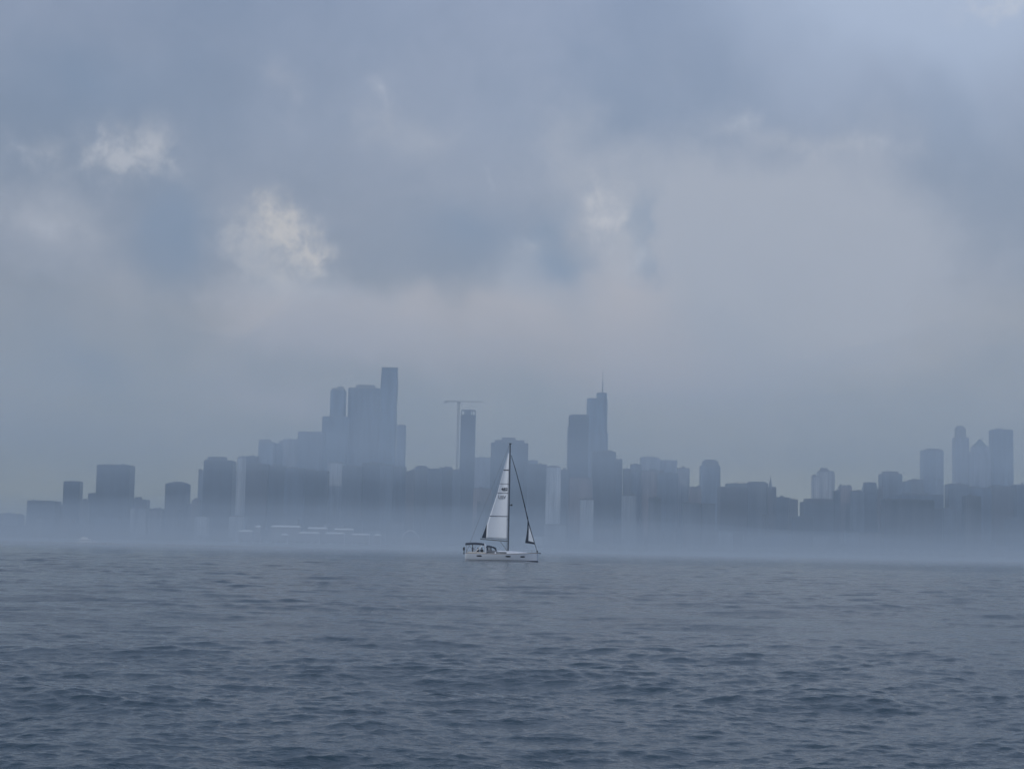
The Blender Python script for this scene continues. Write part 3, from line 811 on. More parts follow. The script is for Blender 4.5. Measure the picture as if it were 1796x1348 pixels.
for x0, x1, yt, off, lab in SHEDS:
    Y = YP + off
    A0, B0, Z0 = site(x0, x1, yt, Y); cx = (A0 + B0) / 2; wd = B0 - A0; H = Z0 - 3.2
    root = empty('pier_shed', (cx, Y + 6, 3.2)); tag(root, lab, 'shed')
    bm = bmesh.new(); box(bm, -wd / 2 + 0.4, wd / 2 - 0.4, -5.4, 5.4, 0, H - 1.9)
    link_bm(bm, 'wall', M['shedwall'], root)
    bm = bmesh.new()
    e = H - 2.0
    a = [bm.verts.new(v) for v in ((-wd / 2, -6, e), (wd / 2, -6, e), (wd / 2 - 1.5, 0, H), (-wd / 2 + 1.5, 0, H), (wd / 2, 6, e), (-wd / 2, 6, e))]
    b = [bm.verts.new((v.co.x, v.co.y, v.co.z - 0.25)) for v in a]
    for f in ((0, 1, 2, 3), (3, 2, 4, 5), (1, 4, 2), (0, 3, 5)): bm.faces.new([a[i] for i in f])
    for f in ((0, 1, 2, 3), (3, 2, 4, 5), (1, 4, 2), (0, 3, 5)): bm.faces.new([b[i] for i in reversed(f)])
    for i, j in ((0, 1), (1, 4), (4, 5), (5, 0)): bm.faces.new((a[i], a[j], b[j], b[i]))
    link_bm(bm, 'roof', M['roofpale'], root)
    bm = bmesh.new(); n = max(1, int(wd / 7))
    for i in range(n):
        x = -wd / 2 + wd * (i + 0.5) / n
        box(bm, x - 1.5, x + 1.5, -5.55, -5.3, 0.1, min(H - 3, 4.2))
    link_bm(bm, 'shed_doors', M['glass'], root)
# tent-roofed pavilion near the right end of the pier
Y = YP + 10
A0, B0, Z0 = site(704, 736, 929, Y); cx = (A0 + B0) / 2; H = Z0 - 3.2
root = empty('pavilion', (cx, Y + 6, 3.2)); tag(root, 'white tent-roofed pavilion with a pole at the right end of the pier', 'pavilion')
wd = B0 - A0
bm = bmesh.new(); n = 18; rows = []
for i in range(n + 1):
    t = i / n; x = -wd / 2 + wd * t
    z = H * (0.5 + 0.5 * max(0.0, math.sin(math.pi * t)) ** 0.7)
    rows.append([bm.verts.new((x, y, z - 0.9 * (abs(y) / 6) ** 2)) for y in (-6, -3, 0, 3, 6)])
for i in range(n):
    for j in range(4): bm.faces.new((rows[i][j], rows[i + 1][j], rows[i + 1][j + 1], rows[i][j + 1]))
o = link_bm(bm, 'tent_roof', M['roofpale'], root, smooth=True); md = o.modifiers.new('thick', 'SOLIDIFY'); md.thickness = 0.15
bm = bmesh.new(); box(bm, -wd * 0.42, wd / 2 - 0.6, -5, 5, 0, H * 0.55); link_bm(bm, 'hall', M['shedwall'], root)
bm = bmesh.new(); tube(bm, (wd / 2 + 0.5, -5, 0), (wd / 2 + 0.5, -5, at(737, 912, Y).z - 3.2), 0.25, 0.12); link_bm(bm, 'pole', M['mast'], root)

# white motor yacht lying in the fog at left
Y = 1330.0
p0, p1 = on_water(135, 951), at(172, 945, Y)
xc = at(153, 945, Y).x
root = empty('motor_yacht', (xc, Y, 0)); tag(root, 'white motor yacht lying in the fog near the breakwater', 'yacht')
bm = bmesh.new()
st = [(-8, 1.9, 1.6), (-4, 2.2, 1.6), (1, 2.2, 1.8), (5, 1.5, 2.1), (8, 0.1, 2.5)]
prev = None
for x, b_, z in st:
    ring = [bm.verts.new((x, -b_, z)), bm.verts.new((x, -b_ * 0.8, -0.4)), bm.verts.new((x, b_ * 0.8, -0.4)), bm.verts.new((x, b_, z))]
    if prev:
        for i in range(4): bm.faces.new((prev[i], ring[i], ring[(i + 1) % 4], prev[(i + 1) % 4]))
    else: bm.faces.new(ring)
    prev = ring
bm.faces.new(prev); link_bm(bm, 'hull', M['roofpale'], root)
bm = bmesh.new(); box(bm, -6, 3, -1.7, 1.7, 1.6, 3.6, 0.85); box(bm, -4.5, 0.5, -1.4, 1.4, 3.6, 5.0, 0.8); link_bm(bm, 'cabin', M['roofpale'], root)
bm = bmesh.new(); box(bm, -5.0, 2.4, -1.68, 1.68, 2.5, 3.0, 0.97); link_bm(bm, 'window_band', M['glass'], root)

# ------------------------------------------------------------------ the sailing boat
G = {
    'gel': simple('white_gelcoat', (0.73, 0.78, 0.86), 0.3, vscale=1.0, var=0.05),
    'deck': simple('pale_deck', (0.62, 0.61, 0.58), 0.6, vscale=2.0),
    'navy': simple('navy_canvas', (0.022, 0.03, 0.05), 0.8, var=0.25, vscale=4),
    'stripe': simple('navy_boot_stripe', (0.015, 0.022, 0.045), 0.4),
    'win': simple('smoked_window', (0.008, 0.01, 0.014), 0.15, var=0.1),
    'alu': simple('dark_alloy', (0.085, 0.10, 0.125), 0.4, 0.3, var=0.1),
    'boom': simple('grey_alloy', (0.18, 0.19, 0.19), 0.4, 0.3),
    'steel': simple('stainless', (0.45, 0.46, 0.48), 0.3, 0.8),
    'wire': simple('rigging_wire', (0.12, 0.12, 0.13), 0.4, 0.5),
    'black': simple('black_plastic', (0.015, 0.016, 0.02), 0.5),
    'teak': simple('weathered_teak', (0.22, 0.16, 0.11), 0.8, vscale=6, var=0.2),
    'skin': simple('skin', (0.42, 0.26, 0.19), 0.5),
    'hair': simple('dark_hair', (0.02, 0.016, 0.014), 0.7),
    'navyc': simple('navy_jacket', (0.02, 0.026, 0.045), 0.9, vscale=8, var=0.3),
    'greyc': simple('charcoal_jacket', (0.035, 0.037, 0.042), 0.9, vscale=8, var=0.3),
    'blackc': simple('black_trousers', (0.014, 0.014, 0.016), 0.9),
    'number': simple('sail_number_cloth', (0.025, 0.03, 0.05), 0.8),
    'faint': simple('sail_number_from_behind', (0.27, 0.29, 0.33), 0.8),
    'seam': simple('batten_tape', (0.16, 0.18, 0.22), 0.8),
}
def sailcloth(name, colr):
    mt = bpy.data.materials.new(name); mt.use_nodes = True
    n = NT(mt.node_tree); out = n.n['Material Output']; b_ = n.n['Principled BSDF']
    tc_ = n.new('ShaderNodeTexCoord')
    nz = n.noise(tc_.outputs['Object'], 1.6, 5, 0.6)
    c_ = n.mix(nz, tuple(c * 0.93 for c in colr[:3]) + (1,), colr)
    n.put(b_.inputs['Base Color'], c_); b_.inputs['Roughness'].default_value = 0.6
    tr = n.new('ShaderNodeBsdfTranslucent'); n.put(tr.inputs[0], c_)
    mx = n.new('ShaderNodeMixShader'); mx.inputs[0].default_value = 0.06
    n.l.new(b_.outputs[0], mx.inputs[1]); n.l.new(tr.outputs[0], mx.inputs[2]); n.l.new(mx.outputs[0], out.inputs[0])
    return mt
G['sail'] = sailcloth('sailcloth', (0.86, 0.92, 1.0, 1))

pm = on_water(890.7, 984.6)
boat = empty('sailing_boat', (pm.x, pm.y, -0.02), R(2.0))
tag(boat, 'white sailing yacht with mainsail up and headsail part rolled', 'sailboat')
SX, BX = -7.75, 5.5           # stern and bow
def hull_half(x):             # half beam at the sheer
    t = (x - SX) / (BX - SX)
    return 2.05 * (0.84 + 0.16 * math.sin(math.pi * min(1, t / 0.9))) * (1 - max(0, (t - 0.45) / 0.55) ** 2.3) + 0.02
def sheer(x):
    t = (x - SX) / (BX - SX)
    return 1.42 - 0.10 * math.sin(math.pi * t) + 0.26 * t ** 2
def hull_pt(x, z, side):      # point on the topsides at height z
    b = hull_half(x); zs = sheer(x); k = min(1, max(0, (z + 0.55) / (zs + 0.55)))
    return Vector((x, side * b * (k ** 0.28), z))
xs = [SX + (BX - SX) * i / 40 for i in range(41)]
bm = bmesh.new(); rings = []
for x in xs:
    prof = []
    for side in (-1, 1):
        zs = [sheer(x) - (sheer(x) + 0.55) * (j / 9) for j in range(10)]
        pts = [hull_pt(x, z, side) for z in zs]
        prof += pts if side < 0 else list(reversed(pts[:-1]))
    rings.append([bm.verts.new(p) for p in prof])
for i in range(len(rings) - 1):
    for j in range(len(rings[0]) - 1): bm.faces.new((rings[i][j], rings[i + 1][j], rings[i + 1][j + 1], rings[i][j + 1]))
bm.faces.new(rings[0]); bm.faces.new(rings[-1])
hull = link_bm(bm, 'hull', G['gel'], boat, smooth=True)
hull.data.polygons[len(hull.data.polygons) - 2].use_smooth = False; hull.data.polygons[len(hull.data.polygons) - 1].use_smooth = False
# deck with a cockpit well and its coamings
bm = bmesh.new(); rings = []
CK0, CK1 = -7.3, -4.05
dx = sorted(set([round(v, 3) for v in xs] + [CK0 - 0.01, CK0 + 0.01, CK1 - 0.01, CK1 + 0.01]))
for x in dx:
    b = hull_half(x) * 0.985; z = sheer(x)
    inside = CK0 < x < CK1
    co_in = min(1.15, b * 0.62); co_out = min(1.4, b * 0.76)
    if inside: prof = [(-b, z), (-co_out, z + 0.06), (-co_out + 0.05, z + 0.28), (-co_in, z + 0.28), (-co_in + 0.02, z - 0.6), (0, z - 0.6)]
    else:
        c_ = 0.06
        prof = [(-b, z), (-co_out, z + c_), (-co_out + 0.05, z + c_ + 0.01), (-co_in, z + c_ + 0.02), (-co_in + 0.02, z + c_ + 0.03), (0, z + c_ + 0.04)]
    full = prof + [(-y, zz) for y, zz in reversed(prof[:-1])]
    rings.append([bm.verts.new((x, y, zz)) for y, zz in full])
for i in range(len(rings) - 1):
    for j in range(len(rings[0]) - 1): bm.faces.new((rings[i][j], rings[i + 1][j], rings[i + 1][j + 1], rings[i][j + 1]))
link_bm(bm, 'deck', G['deck'], boat)
# toe rail
bm = bmesh.new()
for side in (-1, 1):
    polytube(bm, [Vector((x, side * hull_half(x) * 0.985, sheer(x) + 0.04)) for x in xs], 0.045, 6)
link_bm(bm, 'toe_rail', G['teak'], boat)
# boot stripe
bm = bmesh.new()
for side in (-1, 1):
    lo, hi = [], []
    for x in xs:
        for z, lst in ((-0.25, lo), (0.30, hi)):
            p = hull_pt(x, z, side); p.y += side * 0.012; lst.append(bm.verts.new(p))
    for i in range(len(xs) - 1): bm.faces.new((lo[i], lo[i + 1], hi[i + 1], hi[i]))
link_bm(bm, 'boot_stripe', G['stripe'], boat)
# hull windows
for side in (-1, 1):
    for xa, xb in ((-5.75, -4.75), (-0.55, 0.45), (2.15, 3.05)):
        bm = bmesh.new(); lo, hi = [], []
        for i in range(9):
            x = xa + (xb - xa) * i / 8; e = 0.11 * (1 - abs(i / 4 - 1) ** 4) + 0.02
            for s_, lst in ((-1, lo), (1, hi)):
                p = hull_pt(x, 0.98 + s_ * e, side); p.y += side * 0.015; lst.append(bm.verts.new(p))
        for i in range(8): bm.faces.new((lo[i], lo[i + 1], hi[i + 1], hi[i]))
        link_bm(bm, 'hull_window', G['win'], boat)
# coachroof
bm = bmesh.new(); rings = []
for x, hh, wd in ((-4.0, 0.52, 1.30), (-3.0, 0.54, 1.32), (-1.5, 0.50, 1.30), (0.3, 0.42, 1.2), (2.0, 0.28, 0.95), (3.2, 0.12, 0.6), (3.6, 0.0, 0.45)):
    z = sheer(x) + 0.06
    pr = [(-wd, z - 0.05), (-wd + 0.10, z + hh * 0.8), (-wd + 0.3, z + hh), (0, z + hh + 0.06), (wd - 0.3, z + hh), (wd - 0.10, z + hh * 0.8), (wd, z - 0.05)]
    rings.append([bm.verts.new((x, y, zz)) for y, zz in pr])
for i in range(len(rings) - 1):
    for j in range(6): bm.faces.new((rings[i][j], rings[i + 1][j], rings[i + 1][j + 1], rings[i][j + 1]))
bm.faces.new(rings[0])
link_bm(bm, 'coachroof', G['gel'], boat)
for side in (-1, 1):
    for xa, xb in ((-3.9, -2.45), (-2.2, -0.35)):
        bm = bmesh.new()
        v = []
        for x in (xa, xb):
            k = (x + 4.0) / 4.3; hh = 0.53 - 0.1 * k; wd = 1.31 - 0.1 * k; z = sheer(x) + 0.06
            for f in (0.22, 0.66):
                yy = wd - 0.10 * (f * hh + 0.05) / (hh * 0.8 + 0.05) + 0.09
                v.append(bm.verts.new((x, side * yy, z + hh * f)))
        bm.faces.new((v[0], v[2], v[3], v[1])); link_bm(bm, 'cabin_window', G['win'], boat)
# mast with spreaders, boom, rigging
MT = 21.3
bm = bmesh.new()
tube(bm, (0, 0, 1.7), (0, 0, 14), 0.145, 0.14, 12); tube(bm, (0, 0, 14), (0, 0, MT), 0.14, 0.11, 12)
mast = link_bm(bm, 'mast', G['alu'], boat, smooth=False)
bm = bmesh.new()
for z, l in ((7.6, 1.25), (14.0, 0.95)):
    for s_ in (-1, 1): tube(bm, (0, 0, z), (-0.35, s_ * l, z + 0.1), 0.05, 0.03, 6)
link_bm(bm, 'spreaders', G['alu'], mast)
bm = bmesh.new(); tube(bm, (0.1, 0, 10.2), (0.45, 0, 10.25), 0.05, 0.05, 6); tube(bm, (0.45, 0, 10.12), (0.45, 0, 10.42), 0.19, 0.17, 10)
link_bm(bm, 'radar', G['black'], mast)
bm = bmesh.new(); tube(bm, (-0.1, 0, MT), (-0.25, 0, MT + 0.25), 0.04, 0.03, 6); box(bm, -0.12, 0.22, -0.1, 0.1, MT, MT + 0.2)
link_bm(bm, 'masthead', G['black'], mast)
bm = bmesh.new(); tube(bm, (-0.15, 0, 3.72), (-5.1, 0.15, 4.02), 0.10, 0.09, 10); tube(bm, (-0.15, 0, 2.0), (-1.5, 0.03, 3.7), 0.045, 0.045, 8)
link_bm(bm, 'boom', G['boom'], boat)
bm = bmesh.new()
for s_ in (-1, 1):
    tube(bm, (-0.3, s_ * 1.85, sheer(-0.3)), (-0.35, s_ * 1.25, 7.7), 0.014, n=5); tube(bm, (-0.35, s_ * 1.25, 7.7), (-0.35, s_ * 0.95, 14.1), 0.014, n=5)
    tube(bm, (-0.35, s_ * 0.95, 14.1), (0, 0, 20.6), 0.014, n=5); tube(bm, (-7.6, s_ * 1.3, sheer(-7.6)), (-5.2, 0, 8.0), 0.013, n=5)
tube(bm, (-5.2, 0, 8.0), (-0.1, 0, MT), 0.013, n=5)
tube(bm, (-5.05, 0.15, 4.0), (-0.1, 0, MT), 0.010, n=5)
link_bm(bm, 'stays', G['wire'], boat)
# mainsail
def leech_x(z):
    pts = [(4.15, -4.02), (6.6, -3.94), (8.2, -3.45), (12.3, -2.18), (16.6, -1.12), (18.6, -0.62), (19.7, -0.30)]
    for (za, xa), (zb, xb) in zip(pts, pts[1:]):
        if z <= zb: return xa + (xb - xa) * (z - za) / (zb - za)
    return pts[-1][1]
def sail_pt(z, v):
    xl = -0.17; xe = leech_x(z); x = xl + (xe - xl) * v
    zz = z - (0.30 * (1 - v) - 0.0) * max(0, (5 - z)) * 0.6
    cam_ = 0.30 * math.sin(math.pi * v) * (1 - 0.5 * (z - 4) / 16) + 0.25 * v * (z - 4) / 16
    return Vector((x, cam_, zz))
bm = bmesh.new(); nz, nv = 44, 12
g_ = [[bm.verts.new(sail_pt(4.15 + (19.7 - 4.15) * i / nz, j / nv)) for j in range(nv + 1)] for i in range(nz + 1)]
for i in range(nz):
    for j in range(nv): bm.faces.new((g_[i][j], g_[i][j + 1], g_[i + 1][j + 1], g_[i + 1][j]))
sail = link_bm(bm, 'mainsail', G['sail'], boat, smooth=True); md = sail.modifiers.new('thick', 'SOLIDIFY'); md.thickness = 0.012; md.offset = 1
def tape(z, thick, mat):
    bm = bmesh.new(); a, b = [], []
    for j in range(nv + 1):
        p = sail_pt(z, j / nv); p.y -= 0.03
        a.append(bm.verts.new(p + Vector((0, 0, -thick / 2)))); b.append(bm.verts.new(p + Vector((0, 0, thick / 2))))
    for j in range(nv): bm.faces.new((a[j], a[j + 1], b[j + 1], b[j]))
    link_bm(bm, 'batten', mat, sail)
for z, t_, mt in ((16.6, 0.17, 'number'), (14.1, 0.09, 'seam'), (12.4, 0.12, 'seam'), (8.2, 0.15, 'seam')): tape(z, t_, G[mt])
def sail_text(txt, x, z, size, mat, name):
    c = bpy.data.curves.new(name, 'FONT'); c.body = txt; c.size = size; c.align_x = 'CENTER'; c.align_y = 'CENTER'; c.extrude = 0.004; c.offset = 0.018
    c.materials.append(mat)
    t_ = bpy.data.objects.new('tmp', c); COL.objects.link(t_)
    me = bpy.data.meshes.new_from_object(t_.evaluated_get(bpy.context.evaluated_depsgraph_get())); bpy.data.objects.remove(t_, do_unlink=True)
    me.name = name; me.materials.clear(); me.materials.append(mat)
    o = bpy.data.objects.new(name, me); COL.objects.link(o); o.parent = sail
    v = (x + 0.17) / (leech_x(z) + 0.17)
    o.location = (x, sail_pt(z, v).y - 0.16, z); o.rotation_euler = (R(90), 0, R(-3))
sail_text('482', -0.88, 13.1, 0.78, G['number'], 'sail_number')
sail_text('USV', -1.32, 11.65, 0.78, G['faint'], 'sail_letters')
# curled leech at the clew, its shade put in as dark cloth
bm = bmesh.new()
for k, dy in enumerate((0.0, 0.03)):
    pass
pts = [(-3.97, 6.75), (-3.99, 4.14), (-4.85, 4.22), (-4.55, 5.0)]
a = [bm.verts.new((x, 0.06 + 0.1 * (x + 4), z)) for x, z in pts]; b = [bm.verts.new((x, 0.09 + 0.1 * (x + 4), z)) for x, z in pts]
bm.faces.new(a); bm.faces.new(list(reversed(b)))
for i in range(4): bm.faces.new((a[i], a[(i + 1) % 4], b[(i + 1) % 4], b[i]))
link_bm(bm, 'shaded_leech', G['navy'], sail)
# headsail: rolled on the stay, a strip of it still out low down
bm = bmesh.new()
st = [(0.22, 19.3), (1.15, 16.4), (2.06, 13.2), (2.93, 9.87), (3.42, 7.9), (3.78, 6.6), (4.28, 5.0), (4.76, 3.52), (5.05, 2.7), (5.34, 1.75)]
rad = [0.05, 0.07, 0.085, 0.10, 0.10, 0.085, 0.07, 0.06, 0.05, 0.045]
for i in range(len(st) - 1): tube(bm, (st[i][0], 0, st[i][1]), (st[i + 1][0], 0, st[i + 1][1]), rad[i], rad[i + 1], 10)
roll = link_bm(bm, 'furled_headsail', G['navy'], boat, smooth=True)
bm = bmesh.new(); tube(bm, (5.32, 0, 1.85), (5.25, 0, 2.1), 0.14, 0.14, 12); link_bm(bm, 'furling_drum', G['black'], roll)
def cloth_poly(pts, mat, name, th=0.02, y=0.0):
    bm = bmesh.new(); a = [bm.verts.new((x, y + yy, z)) for x, yy, z in pts]; b = [bm.verts.new((x, y + yy + th, z)) for x, yy, z in pts]
    bm.faces.new(a); bm.faces.new(list(reversed(b))); n = len(pts)
    for i in range(n): bm.faces.new((a[i], a[(i + 1) % n], b[(i + 1) % n], b[i]))
    return link_bm(bm, name, mat, roll)
cloth_poly([(3.66, 0.0, 7.5), (3.60, -0.05, 5.6), (3.58, -0.08, 3.85), (4.2, -0.05, 3.72), (4.72, 0.0, 3.62), (4.30, -0.02, 4.95), (3.80, 0, 6.5)], G['sail'], 'headsail_strip')
cloth_poly([(3.44, 0, 8.3), (3.60, 0, 7.6), (3.66, -0.05, 6.0), (3.64, -0.08, 3.84), (3.05, -0.12, 3.46), (3.24, -0.1, 4.6), (3.40, -0.05, 6.0), (3.42, 0, 7.2)], G['navy'], 'leech_cover', 0.02, -0.03)
cloth_poly([(3.62, -0.08, 3.86), (4.76, 0, 3.60), (4.80, 0, 3.26), (3.05, -0.12, 3.47)], G['navy'], 'foot_cover', 0.02, -0.045)
# bimini over the helm, arch and sprayhood
bm = bmesh.new(); n = 12; rows = []
for i in range(n + 1):
    t = i / n; x = -7.75 + 3.35 * t
    rows.append([bm.verts.new((x, -1.35 + 2.7 * j / 8, 3.02 + 0.20 * math.sin(math.pi * (0.12 + 0.76 * t)) + 0.16 * math.sin(math.pi * j / 8))) for j in range(9)])
for i in range(n):
    for j in range(8): bm.faces.new((rows[i][j], rows[i + 1][j], rows[i + 1][j + 1], rows[i][j + 1]))
# valance down the sides
for j in (0, 8):
    low = [bm.verts.new((r[j].co.x, r[j].co.y * 1.02, r[j].co.z - 0.24)) for r in rows]
    for i in range(n): bm.faces.new((rows[i][j], rows[i + 1][j], low[i + 1], low[i]))
o = link_bm(bm, 'bimini', G['navy'], boat); md = o.modifiers.new('thick', 'SOLIDIFY'); md.thickness = 0.03
bm = bmesh.new()
for s_ in (-1, 1):
    for a_, b_ in (((-7.5, 1.40), (-7.6, 3.05)), ((-6.0, 1.6), (-7.3, 3.05)), ((-6.0, 1.6), (-4.6, 3.05)), ((-6.0, 1.6), (-6.0, 3.2))):
        tube(bm, (a_[0], s_ * 1.42, a_[1]), (b_[0], s_ * 1.33, b_[1]), 0.022, n=6)
link_bm(bm, 'bimini_frame', G['steel'], o)
bm = bmesh.new()
arc = [(1.45 * math.cos(R(a_)), 1.55 + 1.62 * (max(0, math.sin(R(a_))) ** 0.35)) for a_ in range(0, 181, 12)]
polytube(bm, [Vector((-4.06 - 0.12 * (zz - 1.55), yy, zz)) for yy, zz in arc], 0.11, 10)
link_bm(bm, 'mainsheet_arch', G['gel'], boat)
bm = bmesh.new(); n = 9; rows = []
for i in range(n + 1):
    a_ = R(8 + 92 * (i / n)); x = -3.85 + 0.2 + 1.65 * math.cos(R(90) * (i / n)) * 1.0
    z = 1.9 + 1.02 * math.sin(R(90) * (i / n)) ** 0.6
    x = -2.12 - 1.75 * (i / n) ** 1.4
    rows.append([bm.verts.new((x, -1.28 + 2.56 * j / 8, z - 0.25 * abs(j / 4 - 1) ** 3)) for j in range(9)])
for i in range(n):
    for j in range(8): bm.faces.new((rows[i][j], rows[i + 1][j], rows[i + 1][j + 1], rows[i][j + 1]))
hood = link_bm(bm, 'sprayhood', G['navy'], boat, smooth=True); md = hood.modifiers.new('thick', 'SOLIDIFY'); md.thickness = 0.03
for s_ in (-1, 1):
    bm = bmesh.new()
    f = [(-2.15, 1.92), (-2.28, 2.42), (-2.7, 2.62), (-3.9, 2.68), (-3.88, 2.5), (-3.78, 2.45), (-3.78, 1.95)]
    for i in range(len(f) - 1): tube(bm, (f[i][0], s_ * 1.29, f[i][1]), (f[i + 1][0], s_ * 1.29, f[i + 1][1]), 0.09, n=6)
    tube(bm, (-3.1, s_ * 1.29, 1.9), (-3.15, s_ * 1.29, 2.65), 0.10, n=6); tube(bm, (-3.8, s_ * 1.29, 1.95), (-2.15, s_ * 1.29, 1.92), 0.04, n=6)
    link_bm(bm, 'hood_side', G['navy'], hood)
    bm = bmesh.new(); y = s_ * 1.27
    a = [bm.verts.new((x, y, z)) for x, z in ((-3.7, 1.98), (-3.2, 1.98), (-3.22, 2.6), (-3.7, 2.6))]; bm.faces.new(a)
    link_bm(bm, 'hood_window', G['steel'], hood)
# rails
bm = bmesh.new()
for s_ in (-1, 1):
    sx = [-7.6, -6.2, -4.4, -2.6, -0.8, 1.0, 2.8, 4.3, 5.2]
    for zz in (0.62, 0.33): polytube(bm, [Vector((x, s_ * hull_half(x) * 0.96, sheer(x) + zz)) for x in sx], 0.012, 5)
    for x in sx: tube(bm, (x, s_ * hull_half(x) * 0.96, sheer(x)), (x, s_ * hull_half(x) * 0.96, sheer(x) + 0.62), 0.016, n=5)
polytube(bm, [Vector((-7.6, y, 2.0)) for y in (-1.75, -0.6)], 0.016, 6); polytube(bm, [Vector((-7.6, y, 2.0)) for y in (0.6, 1.75)], 0.016, 6)
link_bm(bm, 'guard_rail', G['steel'], boat)
# outboard motor hung on the stern rail, anchor at the bow, wheel, hatch
bm = bmesh.new(); box(bm, -8.22, -7.82, -1.6, -1.2, 1.95, 2.5, 0.75); tube(bm, (-8.0, -1.4, 1.95), (-7.98, -1.4, 1.35), 0.09, 0.07, 8); box(bm, -8.15, -7.85, -1.43, -1.37, 1.25, 1.42)
link_bm(bm, 'outboard_motor', G['black'], boat)
bm = bmesh.new(); tube(bm, (5.3, 0, 1.72), (5.95, 0, 1.66), 0.07, 0.06, 8); tube(bm, (5.9, 0, 1.66), (5.75, 0.16, 1.50), 0.09, 0.03, 6); tube(bm, (5.9, 0, 1.66), (5.75, -0.16, 1.50), 0.09, 0.03, 6)
link_bm(bm, 'anchor', G['black'], boat)
for s_ in (-1, 1):
    bm = bmesh.new(); c = Vector((-5.95, s_ * 0.75, 1.65))
    polytube(bm, [c + Vector((0, 0.42 * math.cos(R(a_)), 0.42 * math.sin(R(a_)))) for a_ in range(0, 361, 20)], 0.018, 6)
    for a_ in range(0, 180, 45): tube(bm, c + Vector((0, 0.42 * math.cos(R(a_)), 0.42 * math.sin(R(a_)))), c - Vector((0, 0.42 * math.cos(R(a_)), 0.42 * math.sin(R(a_)))), 0.01, n=5)
    tube(bm, c, c + Vector((0.25, 0, -0.05)), 0.03, n=6); box(bm, c.x + 0.15, c.x + 0.35, c.y - 0.12, c.y + 0.12, 0.75, 1.7, 0.8)
    link_bm(bm, 'steering_wheel', G['black'], boat)

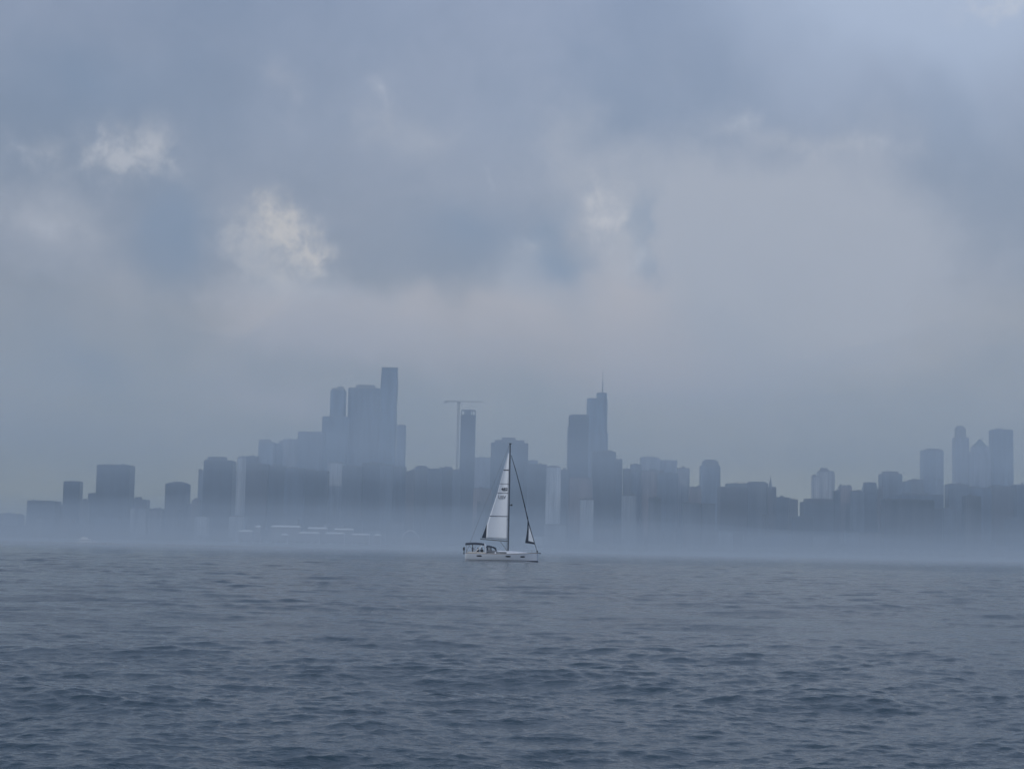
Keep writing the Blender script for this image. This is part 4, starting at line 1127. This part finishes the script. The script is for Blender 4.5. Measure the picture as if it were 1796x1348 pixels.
# ------------------------------------------------------------------ crew
def skin_mesh(verts, edges, radii, root_i, levels=2):
    me = bpy.data.meshes.new('tmp'); me.from_pydata([tuple(v) for v in verts], edges, [])
    o = bpy.data.objects.new('tmp', me); COL.objects.link(o)
    o.modifiers.new('s', 'SKIN'); sv = me.skin_vertices[0].data
    for i, r_ in enumerate(radii):
        sv[i].radius = (r_, r_) if not isinstance(r_, tuple) else r_; sv[i].use_root = (i == root_i)
    o.modifiers.new('d', 'SUBSURF').levels = levels
    o.modifiers['d'].render_levels = levels
    dg = bpy.context.evaluated_depsgraph_get()
    out = bpy.data.meshes.new_from_object(o.evaluated_get(dg))
    bpy.data.objects.remove(o, do_unlink=True)
    return out
def person(label, loc, rz, J, top, legs):
    """J: joints in the person's own space (faces +x); body is one skin, clothes are slightly larger shells"""
    root = empty('person', loc, rz); tag(root, label, 'person', 'crew in the cockpit')
    V, E, Rr, ix = [], [], [], {}
    def add(k, r_, par=None):
        ix[k] = len(V); V.append(Vector(J[k])); Rr.append(r_)
        if par: E.append((ix[par], ix[k]))
    add('pelvis', 0.13); add('chest', 0.145, 'pelvis'); add('neck', 0.055, 'chest'); add('chin', 0.07, 'neck'); add('head', 0.098, 'chin'); add('crown', 0.075, 'head')
    J['nose'] = Vector(J['head']) + Vector((0.10, 0, -0.03)); add('nose', 0.022, 'head')
    for s_ in 'lr':
        add('sh' + s_, 0.062, 'chest'); add('el' + s_, 0.045, 'sh' + s_); add('wr' + s_, 0.03, 'el' + s_)
        d = (Vector(J['wr' + s_]) - Vector(J['el' + s_])).normalized()
        J['pa' + s_] = Vector(J['wr' + s_]) + d * 0.07; add('pa' + s_, 0.034, 'wr' + s_)
        side = d.cross(Vector((0, 0, 1))); side = side.normalized() if side.length > 0.1 else Vector((0, 1, 0))
        for k in range(4):
            f = J['pa' + s_] + side * (k - 1.5) * 0.02 + d * 0.03
            J['f%d%s' % (k, s_)] = f; add('f%d%s' % (k, s_), 0.010, 'pa' + s_)
            J['g%d%s' % (k, s_)] = f + d * (0.05 + 0.008 * (k in (1, 2))) + Vector((0, 0, -0.025)); add('g%d%s' % (k, s_), 0.008, 'f%d%s' % (k, s_))
        J['th' + s_] = Vector(J['wr' + s_]) + d * 0.06 + side * 0.055; add('th' + s_, 0.010, 'pa' + s_)
        add('hp' + s_, 0.085, 'pelvis'); add('kn' + s_, 0.058, 'hp' + s_); add('an' + s_, 0.04, 'kn' + s_)
        J['to' + s_] = Vector(J['an' + s_]) + Vector((0.17, 0, -0.05)); add('to' + s_, 0.035, 'an' + s_)
    me = skin_mesh(V, E, Rr, 0); me.materials.clear(); me.materials.append(G['skin']); me.name = 'body'
    b = bpy.data.objects.new('body', me); COL.objects.link(b); b.parent = root
    def shell(keys, mat, name, grow, extra=0.0):
        vs = [J[k] for k, _ in keys]; e_ = []
        pos = {k: i for i, (k, _) in enumerate(keys)}
        for k, par in keys:
            if par: e_.append((pos[par], pos[k]))
        rr = [Rr[ix[k]] * 1.06 + grow for k, _ in keys]
        mm = skin_mesh([Vector(v) for v in vs], e_, rr, 0); mm.materials.clear(); mm.materials.append(mat); mm.name = name
        o = bpy.data.objects.new(name, mm); COL.objects.link(o); o.parent = root
    shell([('pelvis', None), ('chest', 'pelvis'), ('shl', 'chest'), ('ell', 'shl'), ('wrl', 'ell'), ('shr', 'chest'), ('elr', 'shr'), ('wrr', 'elr')], top, 'jacket', 0.022)
    shell([('pelvis', None), ('hpl', 'pelvis'), ('knl', 'hpl'), ('anl', 'knl'), ('hpr', 'pelvis'), ('knr', 'hpr'), ('anr', 'knr')], legs, 'trousers', 0.012)
    bm = bmesh.new(); h = Vector(J['head'])
    bmesh.ops.create_icosphere(bm, subdivisions=3, radius=0.125, matrix=Matrix.Translation(h + Vector((-0.022, 0, 0.05))))
    for v in bm.verts:
        if v.co.x > h.x + 0.05 and v.co.z < h.z + 0.06: v.co.x = h.x + 0.02
        if v.co.z < h.z - 0.05: v.co.z = h.z - 0.05
    link_bm(bm, 'hair', G['hair'], root, smooth=True)
    return root
def standing(turn=0.0):
    return dict(pelvis=(0, 0, 0.95), chest=(0.01, 0, 1.36), neck=(0.01, 0, 1.50), chin=(0.02, 0, 1.56), head=(0.02, 0, 1.66), crown=(0.0, 0, 1.74),
        shl=(0, 0.19, 1.42), ell=(0.10, 0.27, 1.16), wrl=(0.33, 0.22, 1.10), shr=(0, -0.19, 1.42), elr=(0.10, -0.27, 1.16), wrr=(0.33, -0.22, 1.10),
        hpl=(0, 0.10, 0.90), knl=(0.03, 0.12, 0.50), anl=(0, 0.12, 0.09), hpr=(0, -0.10, 0.90), knr=(0.02, -0.12, 0.50), anr=(0, -0.12, 0.09))
def sitting():
    return dict(pelvis=(0, 0, 0.12), chest=(0.03, 0, 0.52), neck=(0.05, 0, 0.66), chin=(0.07, 0, 0.72), head=(0.07, 0, 0.82), crown=(0.05, 0, 0.90),
        shl=(0.02, 0.19, 0.58), ell=(0.08, 0.25, 0.32), wrl=(0.30, 0.16, 0.24), shr=(0.02, -0.19, 0.58), elr=(0.08, -0.25, 0.32), wrr=(0.30, -0.16, 0.24),
        hpl=(0.05, 0.10, 0.10), knl=(0.46, 0.13, 0.12), anl=(0.48, 0.13, -0.32), hpr=(0.05, -0.10, 0.10), knr=(0.46, -0.13, 0.12), anr=(0.48, -0.13, -0.32))
BW = Matrix.Translation(boat.location) @ Matrix.Rotation(R(2.0), 4, 'Z')
def onboat(x, y, z): return BW @ Vector((x, y, z))
person('person in dark jacket standing at the helm under the awning', onboat(-6.45, -0.75, 1.12), R(2), standing(), G['navyc'], G['blackc'])
person('person in charcoal jacket sitting near the white arch', onboat(-4.75, 0.7, 1.52), R(-95), sitting(), G['greyc'], G['blackc'])
person('person in dark jacket sitting between the helm and the arch', onboat(-5.45, 0.75, 1.47), R(-80), sitting(), G['navyc'], G['blackc'])

# ------------------------------------------------------------------ render settings
scn.render.engine = 'CYCLES'
cy = scn.cycles
cy.use_denoising = True
try: cy.denoiser = 'OPENIMAGEDENOISE'
except Exception: pass
cy.use_adaptive_sampling = True; cy.adaptive_threshold = 0.012
cy.max_bounces = 6; cy.volume_bounces = 3; cy.transparent_max_bounces = 32
cy.diffuse_bounces = 2; cy.glossy_bounces = 3; cy.transmission_bounces = 2
cy.caustics_reflective = False; cy.caustics_refractive = False
vs = scn.view_settings
vs.view_transform = 'Standard'; vs.look = 'None'; vs.exposure = 0.0; vs.gamma = 1.0; vs.use_curve_mapping = False
